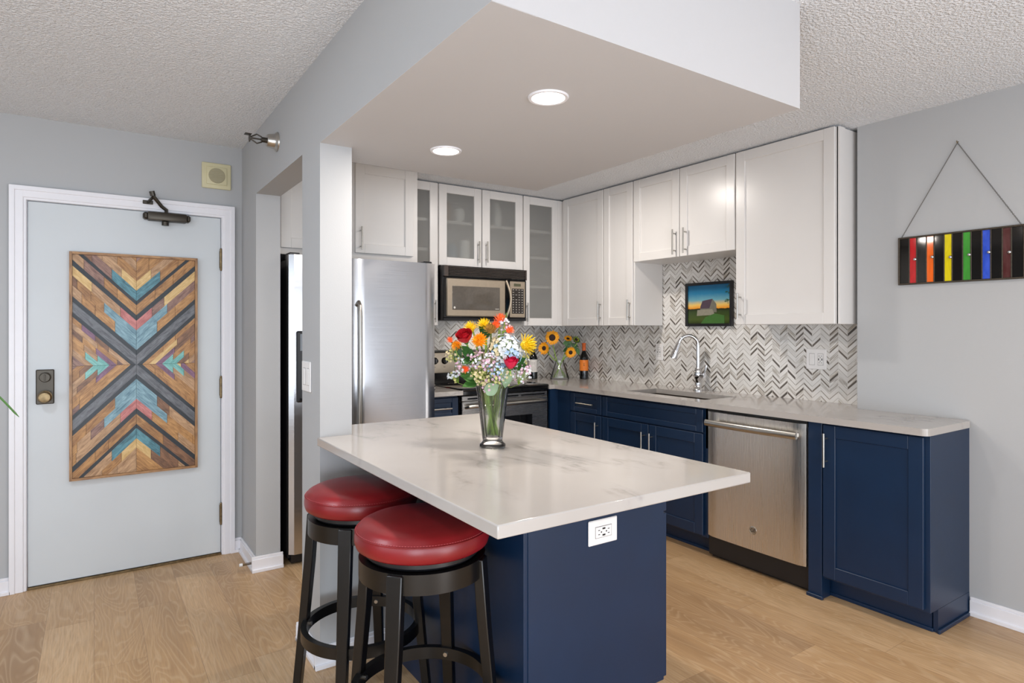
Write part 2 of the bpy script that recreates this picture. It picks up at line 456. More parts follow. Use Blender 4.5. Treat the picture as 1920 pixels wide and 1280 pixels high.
class MB:
    def __init__(s):
        s.v = []; s.f = []; s.mi = []; s.uv = {}
        s.mats = []
    def mid(s, m):
        if m not in s.mats:
            s.mats.append(m)
        return s.mats.index(m)
    def add(s, verts, faces, m='', uvs=None):
        b = len(s.v)
        s.v += [Vector(x) for x in verts]
        i = s.mid(m)
        for k, f in enumerate(faces):
            s.f.append([b + j for j in f]); s.mi.append(i)
            if uvs:
                s.uv[len(s.f) - 1] = uvs[k]
        return s
    def box(s, x0, x1, y0, y1, z0, z1, bev=0.0, m='', seg=1):
        x0, x1 = min(x0, x1), max(x0, x1); y0, y1 = min(y0, y1), max(y0, y1); z0, z1 = min(z0, z1), max(z0, z1)
        if bev <= 0:
            vs = [(x, y, z) for z in (z0, z1) for y in (y0, y1) for x in (x0, x1)]
            fs = [(0, 2, 3, 1), (4, 5, 7, 6), (0, 1, 5, 4), (2, 6, 7, 3), (0, 4, 6, 2), (1, 3, 7, 5)]
            return s.add(vs, fs, m)
        bm = bmesh.new()
        bmesh.ops.create_cube(bm, size=1)
        for v in bm.verts:
            v.co = Vector(((x0 + x1) / 2 + v.co.x * (x1 - x0), (y0 + y1) / 2 + v.co.y * (y1 - y0), (z0 + z1) / 2 + v.co.z * (z1 - z0)))
        bev = min(bev, 0.45 * min(x1 - x0, y1 - y0, z1 - z0))
        bmesh.ops.bevel(bm, geom=bm.edges[:], offset=bev, segments=seg, affect='EDGES', profile=0.5)
        return s.bm(bm, m)
    def bm(s, bm, m='', mtx=None):
        bm.verts.index_update()
        s.add([(mtx @ v.co) if mtx else v.co.copy() for v in bm.verts], [[v.index for v in f.verts] for f in bm.faces], m)
        bm.free()
        return s
    def prism(s, poly, z0, z1, m=''):
        k = len(poly)
        vs = [(x, y, z0) for x, y in poly] + [(x, y, z1) for x, y in poly]
        fs = [tuple(range(k))[::-1], tuple(range(k, 2 * k))] + [(i, (i + 1) % k, k + (i + 1) % k, k + i) for i in range(k)]
        return s.add(vs, fs, m)
    def tube(s, pts, r, seg=10, m='', caps=True, closed=False, flat=None):
        pts = [Vector(p) for p in pts]
        rs = r if isinstance(r, (list, tuple)) else [r] * len(pts)
        k = len(pts)
        tg = []
        for i in range(k):
            if closed:
                a, b = pts[i - 1], pts[(i + 1) % k]
            else:
                a, b = pts[max(0, i - 1)], pts[min(k - 1, i + 1)]
            tg.append((b - a).normalized())
        up = Vector((0, 0, 1)) if abs(tg[0].z) < 0.9 else Vector((1, 0, 0))
        nrm = (up - tg[0] * up.dot(tg[0])).normalized()
        vs = []
        for i in range(k):
            nrm = (nrm - tg[i] * nrm.dot(tg[i]))
            nrm = nrm.normalized() if nrm.length > 1e-6 else tg[i].orthogonal().normalized()
            bi = tg[i].cross(nrm)
            for j in range(seg):
                a = 2 * PI * j / seg
                fa, fb = (flat if flat else (1, 1))
                vs.append(pts[i] + nrm * (math.cos(a) * rs[i] * fa) + bi * (math.sin(a) * rs[i] * fb))
        fs = []
        for i in range(k if closed else k - 1):
            i2 = (i + 1) % k
            for j in range(seg):
                j2 = (j + 1) % seg
                fs.append((i * seg + j, i * seg + j2, i2 * seg + j2, i2 * seg + j))
        if caps and not closed:
            fs.append(tuple(range(seg))[::-1])
            fs.append(tuple((k - 1) * seg + j for j in range(seg)))
        return s.add(vs, fs, m)
    def cyl(s, p0, p1, r, seg=20, m=''):
        return s.tube([p0, p1], r, seg, m)
    def lathe(s, prof, c, seg=32, m='', axis='z', closed=False, sx=1, sy=1):
        """prof: (r, h) pairs, c: centre of the base"""
        c = Vector(c)
        vs = []
        for r, h in prof:
            for j in range(seg):
                a = 2 * PI * j / seg
                p = Vector((r * math.cos(a) * sx, r * math.sin(a) * sy, h))
                if axis == '-y':
                    p = Vector((p.x, -p.z, p.y))
                elif axis == '-x':
                    p = Vector((-p.z, p.x, p.y))
                vs.append(c + p)
        k = len(prof)
        fs = []
        for i in range(k if closed else k - 1):
            i2 = (i + 1) % k
            for j in range(seg):
                j2 = (j + 1) % seg
                fs.append((i * seg + j, i * seg + j2, i2 * seg + j2, i2 * seg + j))
        if not closed:
            if prof[0][0] > 1e-4:
                fs.append(tuple(range(seg))[::-1])
            if prof[-1][0] > 1e-4:
                fs.append(tuple((k - 1) * seg + j for j in range(seg)))
        return s.add(vs, fs, m)
    def ball(s, c, r, m='', seg=10, rings=6, sc=(1, 1, 1)):
        prof = [(max(1e-5, math.sin(PI * i / rings)), -math.cos(PI * i / rings)) for i in range(rings + 1)]
        c = Vector(c)
        vs = []
        for rr, h in prof:
            for j in range(seg):
                a = 2 * PI * j / seg
                vs.append(c + Vector((rr * math.cos(a) * r * sc[0], rr * math.sin(a) * r * sc[1], h * r * sc[2])))
        fs = [(i * seg + j, i * seg + (j + 1) % seg, (i + 1) * seg + (j + 1) % seg, (i + 1) * seg + j) for i in range(rings) for j in range(seg)]
        return s.add(vs, fs, m)
    def petal(s, c, d, nrm, L, W, cup=0.2, m='', seg=4):
        """a leaf or petal from c along d, facing nrm"""
        c, d, nrm = Vector(c), Vector(d).normalized(), Vector(nrm).normalized()
        side = d.cross(nrm).normalized()
        vs = []
        for i in range(seg + 1):
            t = i / seg
            ww = W * math.sin(PI * (0.12 + 0.88 * t) ** 0.9) if t < 1 else 0.0
            ww = max(ww, W * 0.04)
            ctr = c + d * (L * t) + nrm * (cup * L * t * t)
            for q in (-1, 0, 1):
                vs.append(ctr + side * (ww * 0.5 * q) + nrm * (abs(q) * W * 0.12))
        fs = []
        for i in range(seg):
            for q in range(2):
                a = i * 3 + q
                fs.append((a, a + 1, a + 4, a + 3))
        return s.add(vs, fs, m)
    def build(s, name, mat_, parent=None, smooth=35, label=None, stuff=False, solid=None):
        o_w = wpos(parent) if parent else None
        if o_w is None:
            xs = [v.x for v in s.v]; ys = [v.y for v in s.v]; zs = [v.z for v in s.v]
            org = Vector(((min(xs) + max(xs)) / 2, (min(ys) + max(ys)) / 2, min(zs)))
            if getattr(s, 'origin', None) is not None:
                org = Vector(s.origin)
        else:
            org = o_w
        me = bpy.data.meshes.new(name)
        me.from_pydata([v - org for v in s.v], [], s.f)
        for mn in s.mats:
            me.materials.append(M[mn or mat_])
        me.polygons.foreach_set('material_index', s.mi)
        if s.uv:
            uvl = me.uv_layers.new(name='UVMap')
            for fi, uvs in s.uv.items():
                for li, uvc in zip(me.polygons[fi].loop_indices, uvs):
                    uvl.data[li].uv = uvc
        bm = bmesh.new(); bm.from_mesh(me)
        if not s.uv:
            bmesh.ops.remove_doubles(bm, verts=bm.verts, dist=1e-6)
        bmesh.ops.recalc_face_normals(bm, faces=bm.faces)
        bm.to_mesh(me); bm.free()
        if smooth:
            me.polygons.foreach_set('use_smooth', [True] * len(me.polygons))
            me.set_sharp_from_angle(angle=math.radians(smooth))
        me.update()
        o = bpy.data.objects.new(name, me)
        COL.objects.link(o)
        if parent:
            o.parent = parent
            WPOS[o] = org
        else:
            o.location = org
            WPOS[o] = org
        if label:
            o['label'] = label
        if stuff:
            o['kind'] = 'stuff'
        if solid:
            md = o.modifiers.new('thick', 'SOLIDIFY'); md.thickness = solid; md.offset = 0
        return o

def thing(name, label, cat, loc, group=None):
    o = bpy.data.objects.new(name, None)
    o.empty_display_size = 0.05
    COL.objects.link(o)
    o.location = loc
    WPOS[o] = Vector(loc)
    o['label'] = label; o['category'] = cat
    if group:
        o['group'] = group
    return o
def tag(o, label, cat, group=None):
    o['label'] = label; o['category'] = cat
    if group:
        o['group'] = group
    return o
def struct(name, mb, mat_, parent=None, smooth=35):
    mb.origin = (0, 0, 0)
    o = mb.build(name, mat_, parent, smooth)
    if not parent:
        o['kind'] = 'structure'
    return o

class Face:
    """a vertical working plane: a runs along the wall, n comes out of it"""
    def __init__(s, kind, base):
        s.k = kind; s.b = base
    def p(s, a, n, z):
        if s.k == 'x':   # faces -X
            return (s.b - n, a, z)
        if s.k == 'X':   # faces +X
            return (s.b + n, a, z)
        return (a, s.b - n, z)   # 'y' faces -Y
    def box(s, mb, a0, a1, n0, n1, z0, z1, bev=0.0, m='', seg=1):
        p, q = s.p(a0, n0, z0), s.p(a1, n1, z1)
        return mb.box(p[0], q[0], p[1], q[1], p[2], q[2], bev, m, seg)

def shaker(F, a0, a1, z0, z1, mat_, parent, name='door', st=0.062, th=0.02, rail=None, n0=0.0, pane=False):
    rail = rail or st
    mb = MB()
    b = 0.0025
    F.box(mb, a0, a0 + st, n0, n0 + th, z0, z1, b)
    F.box(mb, a1 - st, a1, n0, n0 + th, z0, z1, b)
    F.box(mb, a0 + st - 0.001, a1 - st + 0.001, n0, n0 + th - 0.0003, z0, z0 + rail, b)
    F.box(mb, a0 + st - 0.001, a1 - st + 0.001, n0, n0 + th - 0.0003, z1 - rail, z1, b)
    if not pane:
        F.box(mb, a0 + st - 0.004, a1 - st + 0.004, n0 + 0.001, n0 + th - 0.009, z0 + rail - 0.004, z1 - rail + 0.004)
    d = mb.build(name, mat_, parent)
    if pane:
        g = MB()
        F.box(g, a0 + st - 0.004, a1 - st + 0.004, n0 + 0.005, n0 + 0.009, z0 + rail - 0.004, z1 - rail + 0.004)
        g.build('glass_pane', 'frosted_glass', d, label='frosted glass pane')
    return d

def pull(F, a, z, L, parent, n0=0.02, vertical=True, r=0.0055, out=0.032):
    mb = MB()
    h = L / 2
    if vertical:
        mb.cyl(F.p(a, n0 + out, z - h), F.p(a, n0 + out, z + h), r, 12)
        for dz in (-h * 0.68, h * 0.68):
            mb.cyl(F.p(a, n0 - 0.002, z + dz), F.p(a, n0 + out, z + dz), r * 0.8, 10)
    else:
        mb.cyl(F.p(a - h, n0 + out, z), F.p(a + h, n0 + out, z), r, 12)
        for da in (-h * 0.68, h * 0.68):
            mb.cyl(F.p(a + da, n0 - 0.002, z), F.p(a + da, n0 + out, z), r * 0.8, 10)
    return mb.build('handle', 'nickel', parent, label='brushed nickel bar handle')

def text_mesh(name, txt, size, mat_, parent, loc_world, rot, extrude=0.0006):
    cu = bpy.data.curves.new(name, 'FONT')
    cu.body = txt; cu.size = size; cu.extrude = extrude
    cu.align_x = 'CENTER'; cu.align_y = 'CENTER'
    t = bpy.data.objects.new(name, cu)
    COL.objects.link(t)
    dg = bpy.context.evaluated_depsgraph_get()
    me = bpy.data.meshes.new_from_object(t.evaluated_get(dg))
    bpy.data.objects.remove(t)
    me.materials.clear(); me.materials.append(M[mat_])
    me.transform(Matrix.Translation(Vector(loc_world) - wpos(parent)) @ rot)
    o = bpy.data.objects.new(name, me)
    COL.objects.link(o); o.parent = parent
    return o
ROT_Y = Matrix.Rotation(PI / 2, 4, 'X')                                   # reads when seen from -Y
ROT_X = Matrix.Rotation(-PI / 2, 4, 'Z') @ Matrix.Rotation(PI / 2, 4, 'X')  # reads when seen from -X

# ------------------------------------------------------------------ the room
CEIL = 2.44
XB0, XB1 = 0.745, 0.875          # the beam / column / stub wall line
DW_Y = 4.04                      # entry door wall
KB_Y = 4.46                      # kitchen back wall
XR = 3.43                        # right wall of the living side
XK = 3.60                        # right wall inside the kitchen
SOF_Z = 2.088

mb = MB(); mb.box(-3.2, 3.8, -2.8, 4.7, -0.06, 0)
struct('floor', mb, 'oak_floor', smooth=0)
mb = MB(); mb.box(-3.2, 3.8, -2.8, 4.7, CEIL, CEIL + 0.08)
struct('ceiling', mb, 'popcorn', smooth=0)

mb = MB()   # door wall, with the door opening
DX0, DX1, DZ = -0.300, 0.645, 2.022
mb.box(-3.2, DX0, DW_Y, DW_Y + 0.14, 0, CEIL)
mb.box(DX1, XB0 + 0.02, DW_Y, DW_Y + 0.14, 0, CEIL)
mb.box(DX0, DX1, DW_Y, DW_Y + 0.14, DZ, CEIL)
struct('wall_entry', mb, 'wall_paint')

mb = MB()   # wall line between hall and kitchen: stub, opening, column; header beam above
STUB_Y0, COL_Y0, COL_Y1 = 3.643, 2.469, 2.722
mb.box(XB0, XB1, STUB_Y0, 4.60, 0, 2.098)
mb.box(XB0, XB1, 1.187, 4.60, 2.098, CEIL)
mb.box(XB0, XB1, 1.187, COL_Y1, SOF_Z, 2.098)
mb.box(XB0, XB1, COL_Y0, COL_Y1, 0, SOF_Z)
struct('wall_column', mb, 'wall_paint')
mb = MB()   # low wall behind the island
mb.box(XB1, 1.64, COL_Y0 + 0.001, COL_Y0 + 0.11, 0, 0.883)
struct('wall_knee', mb, 'wall_paint')
mb = MB()
mb.box(XB1, 1.972, 1.187, 2.682, SOF_Z, CEIL)
mb.box(XB0, XB1, 1.187, COL_Y0, SOF_Z - 0.001, SOF_Z)
mb.box(XB0, XB1, 1.186, 1.187, SOF_Z, CEIL)
struct('ceiling_soffit', mb, 'wall_paint_lifted')

mb = MB()
mb.box(XB1, XK + 0.12, KB_Y, KB_Y + 0.14, 0, CEIL)
struct('wall_back', mb, 'wall_paint')
mb = MB()
mb.box(XK, XK + 0.12, 1.735, KB_Y, 0, CEIL)
mb.box(XR, XK + 0.12, -2.8, 1.735, 0, CEIL)
struct('wall_right', mb, 'wall_paint')
mb = MB()
mb.box(1.842, XK - 0.008, KB_Y - 0.008, KB_Y, 0.915, 1.84)
struct('wall_backsplash_back', mb, 'chevron_back', smooth=0)
mb = MB()
mb.box(XK - 0.008, XK, 1.7355, KB_Y - 0.008, 0.915, 1.84)
struct('wall_backsplash_right', mb, 'chevron_right', smooth=0)

# the living-room side behind the camera: window wall and side wall with a wide window
mb = MB()
mb.box(-3.2, 3.55, -2.8, -2.7, 0, 0.45); mb.box(-3.2, 3.55, -2.8, -2.7, 2.0, CEIL)
mb.box(-3.2, -2.7, -2.8, -2.7, 0.45, 2.0); mb.box(3.0, 3.55, -2.8, -2.7, 0.45, 2.0)
struct('wall_front', mb, 'wall_paint')
mb = MB()
for x in (-2.7, -1.3, 0.1, 1.5, 2.92):
    mb.box(x, x + 0.08, -2.79, -2.71, 0.45, 2.0)
mb.box(-2.7, 3.0, -2.79, -2.71, 0.45, 0.51); mb.box(-2.7, 3.0, -2.79, -2.71, 1.94, 2.0)
struct('window_1', mb, 'trim_white')
mb = MB()
mb.box(-3.2, -3.1, -2.8, -1.2, 0, CEIL); mb.box(-3.2, -3.1, 2.4, 4.18, 0, CEIL)
mb.box(-3.2, -3.1, -1.2, 2.4, 0, 0.35); mb.box(-3.2, -3.1, -1.2, 2.4, 2.2, CEIL)
struct('wall_left', mb, 'wall_paint')
mb = MB()
for y in (-1.2, 0.56, 2.32):
    mb.box(-3.19, -3.11, y, y + 0.08, 0.35, 2.2)
mb.box(-3.19, -3.11, -1.2, 2.4, 0.35, 0.41); mb.box(-3.19, -3.11, -1.2, 2.4, 2.14, 2.2)
struct('window_2', mb, 'trim_white')

# baseboards: stepped profile
def baseboard(mb, a, b, side, h=0.085):
    """a, b: ends on the wall line; side: outward direction (dx, dy)"""
    t1, t2 = 0.014, 0.024
    for (t, z0, z1) in ((t2, 0, 0.018), (t1, 0.0, h - 0.014), (t1 * 0.6, h - 0.014, h)):
        mb.box(min(a[0], b[0]) + min(0, side[0] * t), max(a[0], b[0]) + max(0, side[0] * t),
               min(a[1], b[1]) + min(0, side[1] * t), max(a[1], b[1]) + max(0, side[1] * t), z0, z1, 0.002)
mb = MB(); baseboard(mb, (XR, -2.6), (XR, 1.212), (-1, 0)); struct('baseboard_right', mb, 'trim_white')
mb = MB()
baseboard(mb, (-3.0, DW_Y), (-0.352, DW_Y), (0, -1))
struct('baseboard_entry', mb, 'trim_white')
mb = MB()
baseboard(mb, (0.7, DW_Y), (XB0, DW_Y), (0, -1))
baseboard(mb, (XB0, STUB_Y0), (XB0, DW_Y), (-1, 0))
baseboard(mb, (XB0 - 0.024, STUB_Y0), (XB1 + 0.014, STUB_Y0), (0, -1))
struct('baseboard_stub', mb, 'trim_white')
mb = MB()
baseboard(mb, (XB0, COL_Y0), (XB0, COL_Y1), (-1, 0))
baseboard(mb, (XB0 - 0.024, COL_Y0), (1.02, COL_Y0), (0, -1))
baseboard(mb, (XB0 - 0.024, COL_Y1), (XB1, COL_Y1), (0, 1))
struct('baseboard_column', mb, 'trim_white')

# ------------------------------------------------------------------ entry door
F_D = Face('y', DW_Y)
mb = MB()
for (t, a, b_) in ((0.018, 0.0, 0.058), (0.024, 0.034, 0.058), (0.012, -0.012, 0.004)):
    F_D.box(mb, DX0 - b_, DX0 - a, 0, t, 0, DZ + b_, 0.002)
    F_D.box(mb, DX1 + a, DX1 + b_, 0, t, 0, DZ + b_, 0.002)
    F_D.box(mb, DX0 - b_, DX1 + b_, 0, t - 0.0004, DZ + a, DZ + b_, 0.002)
mb.box(DX0, DX0 + 0.014, DW_Y, DW_Y + 0.14, 0, DZ); mb.box(DX1 - 0.014, DX1, DW_Y, DW_Y + 0.14, 0, DZ); mb.box(DX0, DX1, DW_Y, DW_Y + 0.14, DZ - 0.012, DZ)
struct('trim_1', mb, 'trim_white')
mb = MB(); mb.box(DX0 + 0.014, DX1 - 0.014, DW_Y - 0.004, DW_Y + 0.12, 0, 0.012, 0.002)
struct('trim_2', mb, 'brass_aged')
door = MB(); door.box(DX0 + 0.017, DX1 - 0.018, DW_Y + 0.004, DW_Y + 0.046, 0.014, DZ - 0.016, 0.002)
door.origin = (0, 0, 0)
d1 = door.build('door_1', 'door_paint'); d1['kind'] = 'structure'
WPOS[d1] = Vector((0, 0, 0))
for z in (0.245, 1.0, 1.76):
    mb = MB()
    mb.cyl((0.628, DW_Y - 0.006, z - 0.055), (0.628, DW_Y - 0.006, z + 0.055), 0.0075, 12)
    for q in (-0.06, 0.06):
        mb.ball((0.628, DW_Y - 0.006, z + q), 0.0075, '', 8, 5)
    mb.box(0.620, 0.628, DW_Y - 0.001, DW_Y + 0.005, z - 0.05, z + 0.05)
    mb.build('hinge', 'brass_aged', d1)
mb = MB()
mb.box(-0.250, -0.173, DW_Y - 0.008, DW_Y + 0.005, 0.955, 1.135, 0.004)
lp = mb.build('lock_plate', 'bronze_dark', d1)
mb = MB()
mb.lathe([(0.026, 0), (0.026, 0.006), (0.018, 0.01), (0.018, 0.028), (0.021, 0.032), (0.0, 0.033)], (-0.211, DW_Y - 0.008, 1.095), 20, axis='-y')
mb.box(-0.214, -0.208, DW_Y - 0.05, DW_Y - 0.038, 1.08, 1.11, 0.001)
mb.build('deadbolt', 'bronze_dark', lp)
mb = MB()
mb.lathe([(0.03, 0), (0.03, 0.008), (0.013, 0.012), (0.013, 0.032), (0.028, 0.042), (0.031, 0.056), (0.024, 0.068), (0.0, 0.071)], (-0.211, DW_Y - 0.008, 0.995), 24, axis='-y')
mb.build('door_knob', 'brass_aged', lp)
# closer with its arm
mb = MB()
mb.box(0.246, 0.445, DW_Y - 0.055, DW_Y + 0.006, 1.955, 2.003, 0.010, seg=2)
mb.box(0.226, 0.252, DW_Y - 0.048, DW_Y + 0.006, 1.960, 1.998, 0.008)
mb.box(0.44, 0.462, DW_Y - 0.048, DW_Y + 0.006, 1.960, 1.998, 0.008)
mb.lathe([(0.018, 0), (0.018, 0.02), (0.0, 0.024)], (0.335, DW_Y - 0.03, 1.932), 14)
cl = mb.build('door_closer', 'bronze_dark', d1)
mb = MB()
mb.tube([(0.34, DW_Y - 0.03, 2.003), (0.34, DW_Y - 0.03, 2.020), (0.315, DW_Y - 0.05, 2.035), (0.272, DW_Y - 0.075, 2.085)], 0.010, 8)
mb.tube([(0.272, DW_Y - 0.075, 2.085), (0.265, DW_Y - 0.078, 2.11)], 0.014, 10)
mb.tube([(0.27, DW_Y - 0.075, 2.075), (0.25, DW_Y - 0.026, 2.055)], 0.008, 8)
mb.box(0.225, 0.275, DW_Y - 0.030, DW_Y - 0.024, 2.045, 2.066, 0.002)
mb.build('closer_arm', 'bronze_dark', cl)

# ------------------------------------------------------------------ wooden chevron art on the door
AX0, AX1, AZ0, AZ1 = -0.109, 0.500, 0.541, 1.757
acx, acz = (AX0 + AX1) / 2, (AZ0 + AZ1) / 2
hw, hh = (AX1 - AX0) / 2 - 0.013, (AZ1 - AZ0) / 2 - 0.013
AY = DW_Y + 0.003
art = thing('wooden_wall_art', 'tall rectangular wooden mosaic panel of coloured chevron strips hung on the grey entry door', 'wall art', (acx, AY, AZ0))
mb = MB()
for b in ((AX0, AX0 + 0.013, AZ0, AZ1), (AX1 - 0.013, AX1, AZ0, AZ1), (AX0 + 0.013, AX1 - 0.013, AZ0, AZ0 + 0.013), (AX0 + 0.013, AX1 - 0.013, AZ1 - 0.013, AZ1)):
    vert = b[3] - b[2] > b[1] - b[0]
    x0, x1, z0, z1 = b
    y0, y1 = AY - 0.030, AY
    vs = [(x, y, z) for z in (z0, z1) for y in (y0, y1) for x in (x0, x1)]
    fs = [(0, 2, 3, 1), (4, 5, 7, 6), (0, 1, 5, 4), (2, 6, 7, 3), (0, 4, 6, 2), (1, 3, 7, 5)]
    uv = [[((vs[i][2] if vert else vs[i][0]), (vs[i][0] if vert else vs[i][2]) + vs[i][1]) for i in f] for f in fs]
    mb.add(vs, fs, 'wood_frame', uv)
mb.build('frame', 'wood_frame', art, smooth=0)

def clip(poly, ax, lim, keep_less):
    out = []
    for i in range(len(poly)):
        a, b = poly[i], poly[(i + 1) % len(poly)]
        ia = (a[ax] <= lim) if keep_less else (a[ax] >= lim)
        ib = (b[ax] <= lim) if keep_less else (b[ax] >= lim)
        if ia:
            out.append(a)
        if ia != ib:
            t = (lim - a[ax]) / (b[ax] - a[ax])
            out.append((a[0] + t * (b[0] - a[0]), a[1] + t * (b[1] - a[1])))
    return out
# strips by s = |z| - |x| ; accents: (length of t = |x| + |z| from the centre line, colour)
STR = [(-0.31, -0.270, None), (-0.270, -0.235, None), (-0.235, -0.198, None), (-0.198, -0.160, ('wood_aqua', 0.075, 0)), (-0.160, -0.125, ('wood_aqua', 0.055, 0)),
       (-0.125, -0.092, ('wood_plum', 0.095, 0)), (-0.092, -0.060, None), (-0.060, -0.028, None), (-0.028, -0.003, 'wood_black'),
       (-0.003, 0.052, 'wood_grey'), (0.052, 0.080, 'wood_black'), (0.080, 0.138, ('wood_blue', 0.10, 0)), (0.138, 0.190, ('wood_blue', 0.15, 0)),
       (0.190, 0.243, ('wood_salmon', 0.075, 0)), (0.243, 0.274, 'wood_black'), (0.274, 0.330, None), (0.330, 0.352, 'wood_black'),
       (0.352, 0.410, ('wood_teal', 0.115, 0)), (0.410, 0.462, ('wood_yellow', 0.07, 0)), (0.462, 0.52, None), (0.52, 0.57, None), (0.57, 0.62, None)]
WOODS = ['wood_honey', 'wood_honey', 'wood_amber', 'wood_tan', 'wood_honey', 'wood_brown', 'wood_tan', 'wood_amber', 'wood_rose']
rs = random.Random(21)
pan = MB()
for sz in (1, -1):
    for sx in (1, -1):
        for k, (s0, s1, spec) in enumerate(STR):
            segs = []    # pieces along |x|: (x from, x to, material)
            if isinstance(spec, str):
                segs.append((0, 0.6, spec))
            else:
                x = 0.0
                if spec:
                    start = max(0.0, -s1)          # strips of the side wedges start where |z| = 0
                    segs.append((0, start + spec[1], spec[0])); x = start + spec[1]
                while x < 0.32:
                    L = rs.choice((0.06, 0.09, 0.13, 0.2))
                    segs.append((x, x + L, rs.choice(WOODS) if not (rs.random() < 0.08) else rs.choice(['wood_yellow', 'wood_rose', 'wood_plum'])))
                    x += L
            for (x0, x1, m_) in segs:
                # cut ends run square-on, like the mitred joint at the centre line
                poly = [(x0, x0 + s0), (x1, x1 + s0), (x1, x1 + s1), (x0, x0 + s1)]
                poly = clip(poly, 0, 0, False) if poly else poly
                poly = clip(poly, 0, hw, True) if poly else poly
                poly = clip(poly, 1, 0, False) if poly else poly
                poly = clip(poly, 1, hh, True) if poly else poly
                if len(poly) < 3:
                    continue
                area_ = abs(sum(poly[i][0] * poly[(i + 1) % len(poly)][1] - poly[(i + 1) % len(poly)][0] * poly[i][1] for i in range(len(poly)))) / 2
                if area_ < 6e-5:
                    continue
                cx_ = sum(q[0] for q in poly) / len(poly); cz_ = sum(q[1] for q in poly) / len(poly)
                g = 0.0006
                poly = [(q[0] + (cx_ - q[0]) * min(0.2, g / max(1e-4, abs(cx_ - q[0]))), q[1] + (cz_ - q[1]) * min(0.2, g / max(1e-4, abs(cz_ - q[1])))) for q in poly]
                if sx > 0 and m_ == 'wood_grey' and sz > 0:
                    pass
                yf = AY - 0.018 - rs.random() * 0.0015
                nn = len(poly)
                vs = [(acx + sx * q[0], yf, acz + sz * q[1]) for q in poly] + [(acx + sx * q[0], AY - 0.004, acz + sz * q[1]) for q in poly]
                fs = [tuple(range(nn))] + [(i, (i + 1) % nn, nn + (i + 1) % nn, nn + i) for i in range(nn)]
                of = rs.random() * 9
                def uvp(i):
                    q = poly[i % nn]
                    return (q[0] + q[1] + of, q[1] - q[0] + of + sx * 3 + sz * 7)
                pan.add(vs, fs, m_, [[uvp(i) for i in f] for f in fs])
po = pan.build('strip_mosaic', 'wood_honey', art, smooth=0)
mb = MB(); mb.box(AX0 + 0.01, AX1 - 0.01, AY - 0.006, AY, AZ0 + 0.01, AZ1 - 0.01)
mb.build('backing_board', 'wood_black', art, smooth=0) if False else None
mb = MB()
vs = [(x, y, z) for z in (AZ0 + 0.01, AZ1 - 0.01) for y in (AY - 0.006, AY) for x in (AX0 + 0.01, AX1 - 0.01)]
fs = [(0, 2, 3, 1), (4, 5, 7, 6), (0, 1, 5, 4), (2, 6, 7, 3), (0, 4, 6, 2), (1, 3, 7, 5)]
mb.add(vs, fs, 'black_plastic'); mb.build('backing_board', 'black_plastic', art, smooth=0)

# ------------------------------------------------------------------ small things on the hall walls
sp = thing('alarm_speaker', 'small square cream alarm speaker cover high on the wall right of the entry door', 'speaker', (0.602, DW_Y, 2.18))
mb = MB()
mb.box(0.524, 0.683, DW_Y - 0.014, DW_Y, 2.178, 2.330, 0.012, seg=3)
mb.box(0.548, 0.659, DW_Y - 0.020, DW_Y - 0.012, 2.202, 2.306, 0.008, seg=2)
mb.build('cover', 'cream_plastic', sp)
mb = MB()
mb.lathe([(0.045, 0), (0.043, 0.003), (0.0, 0.003)], (0.6035, DW_Y - 0.020, 2.254), 24, axis='-y')
for k in range(8):
    z = 2.254 - 0.035 + k * 0.01
    hwid = math.sqrt(max(0, 0.042 ** 2 - (z - 2.254) ** 2))
    mb.box(0.6035 - hwid, 0.6035 + hwid, DW_Y - 0.0255, DW_Y - 0.022, z - 0.002, z + 0.002)
mb.build('grille', 'cream_grille', sp)

spr = thing('fire_sprinkler', 'metal fire sprinkler head sticking out of the grey beam near the ceiling', 'sprinkler', (XB0, 3.16, 2.25))
mb = MB(); c0 = (XB0, 3.16, 2.262)
mb.lathe([(0.048, 0), (0.047, 0.006), (0.036, 0.016), (0.031, 0.045), (0.028, 0.05), (0.0, 0.05)], c0, 24, axis='-x')
mb.build('escutcheon', 'nickel', spr)
mb = MB()
mb.cyl((XB0 - 0.045, 3.16, 2.262), (XB0 - 0.075, 3.16, 2.262), 0.013, 12)
for q in (-1, 1):
    mb.tube([(XB0 - 0.072, 3.16, 2.262 + q * 0.012), (XB0 - 0.095, 3.16, 2.262 + q * 0.022), (XB0 - 0.125, 3.16, 2.262 + q * 0.004)], 0.0035, 8)
mb.cyl((XB0 - 0.075, 3.16, 2.262), (XB0 - 0.12, 3.16, 2.262), 0.004, 8)
mb.lathe([(0.002, 0), (0.02, 0.001), (0.02, 0.004), (0.0, 0.004)], (XB0 - 0.125, 3.16, 2.262), 12, axis='-x')
mb.box(XB0 - 0.15, XB0 - 0.12, 3.145, 3.175, 2.276, 2.28, 0.001)
mb.build('sprinkler_head', 'bronze_dark', spr)

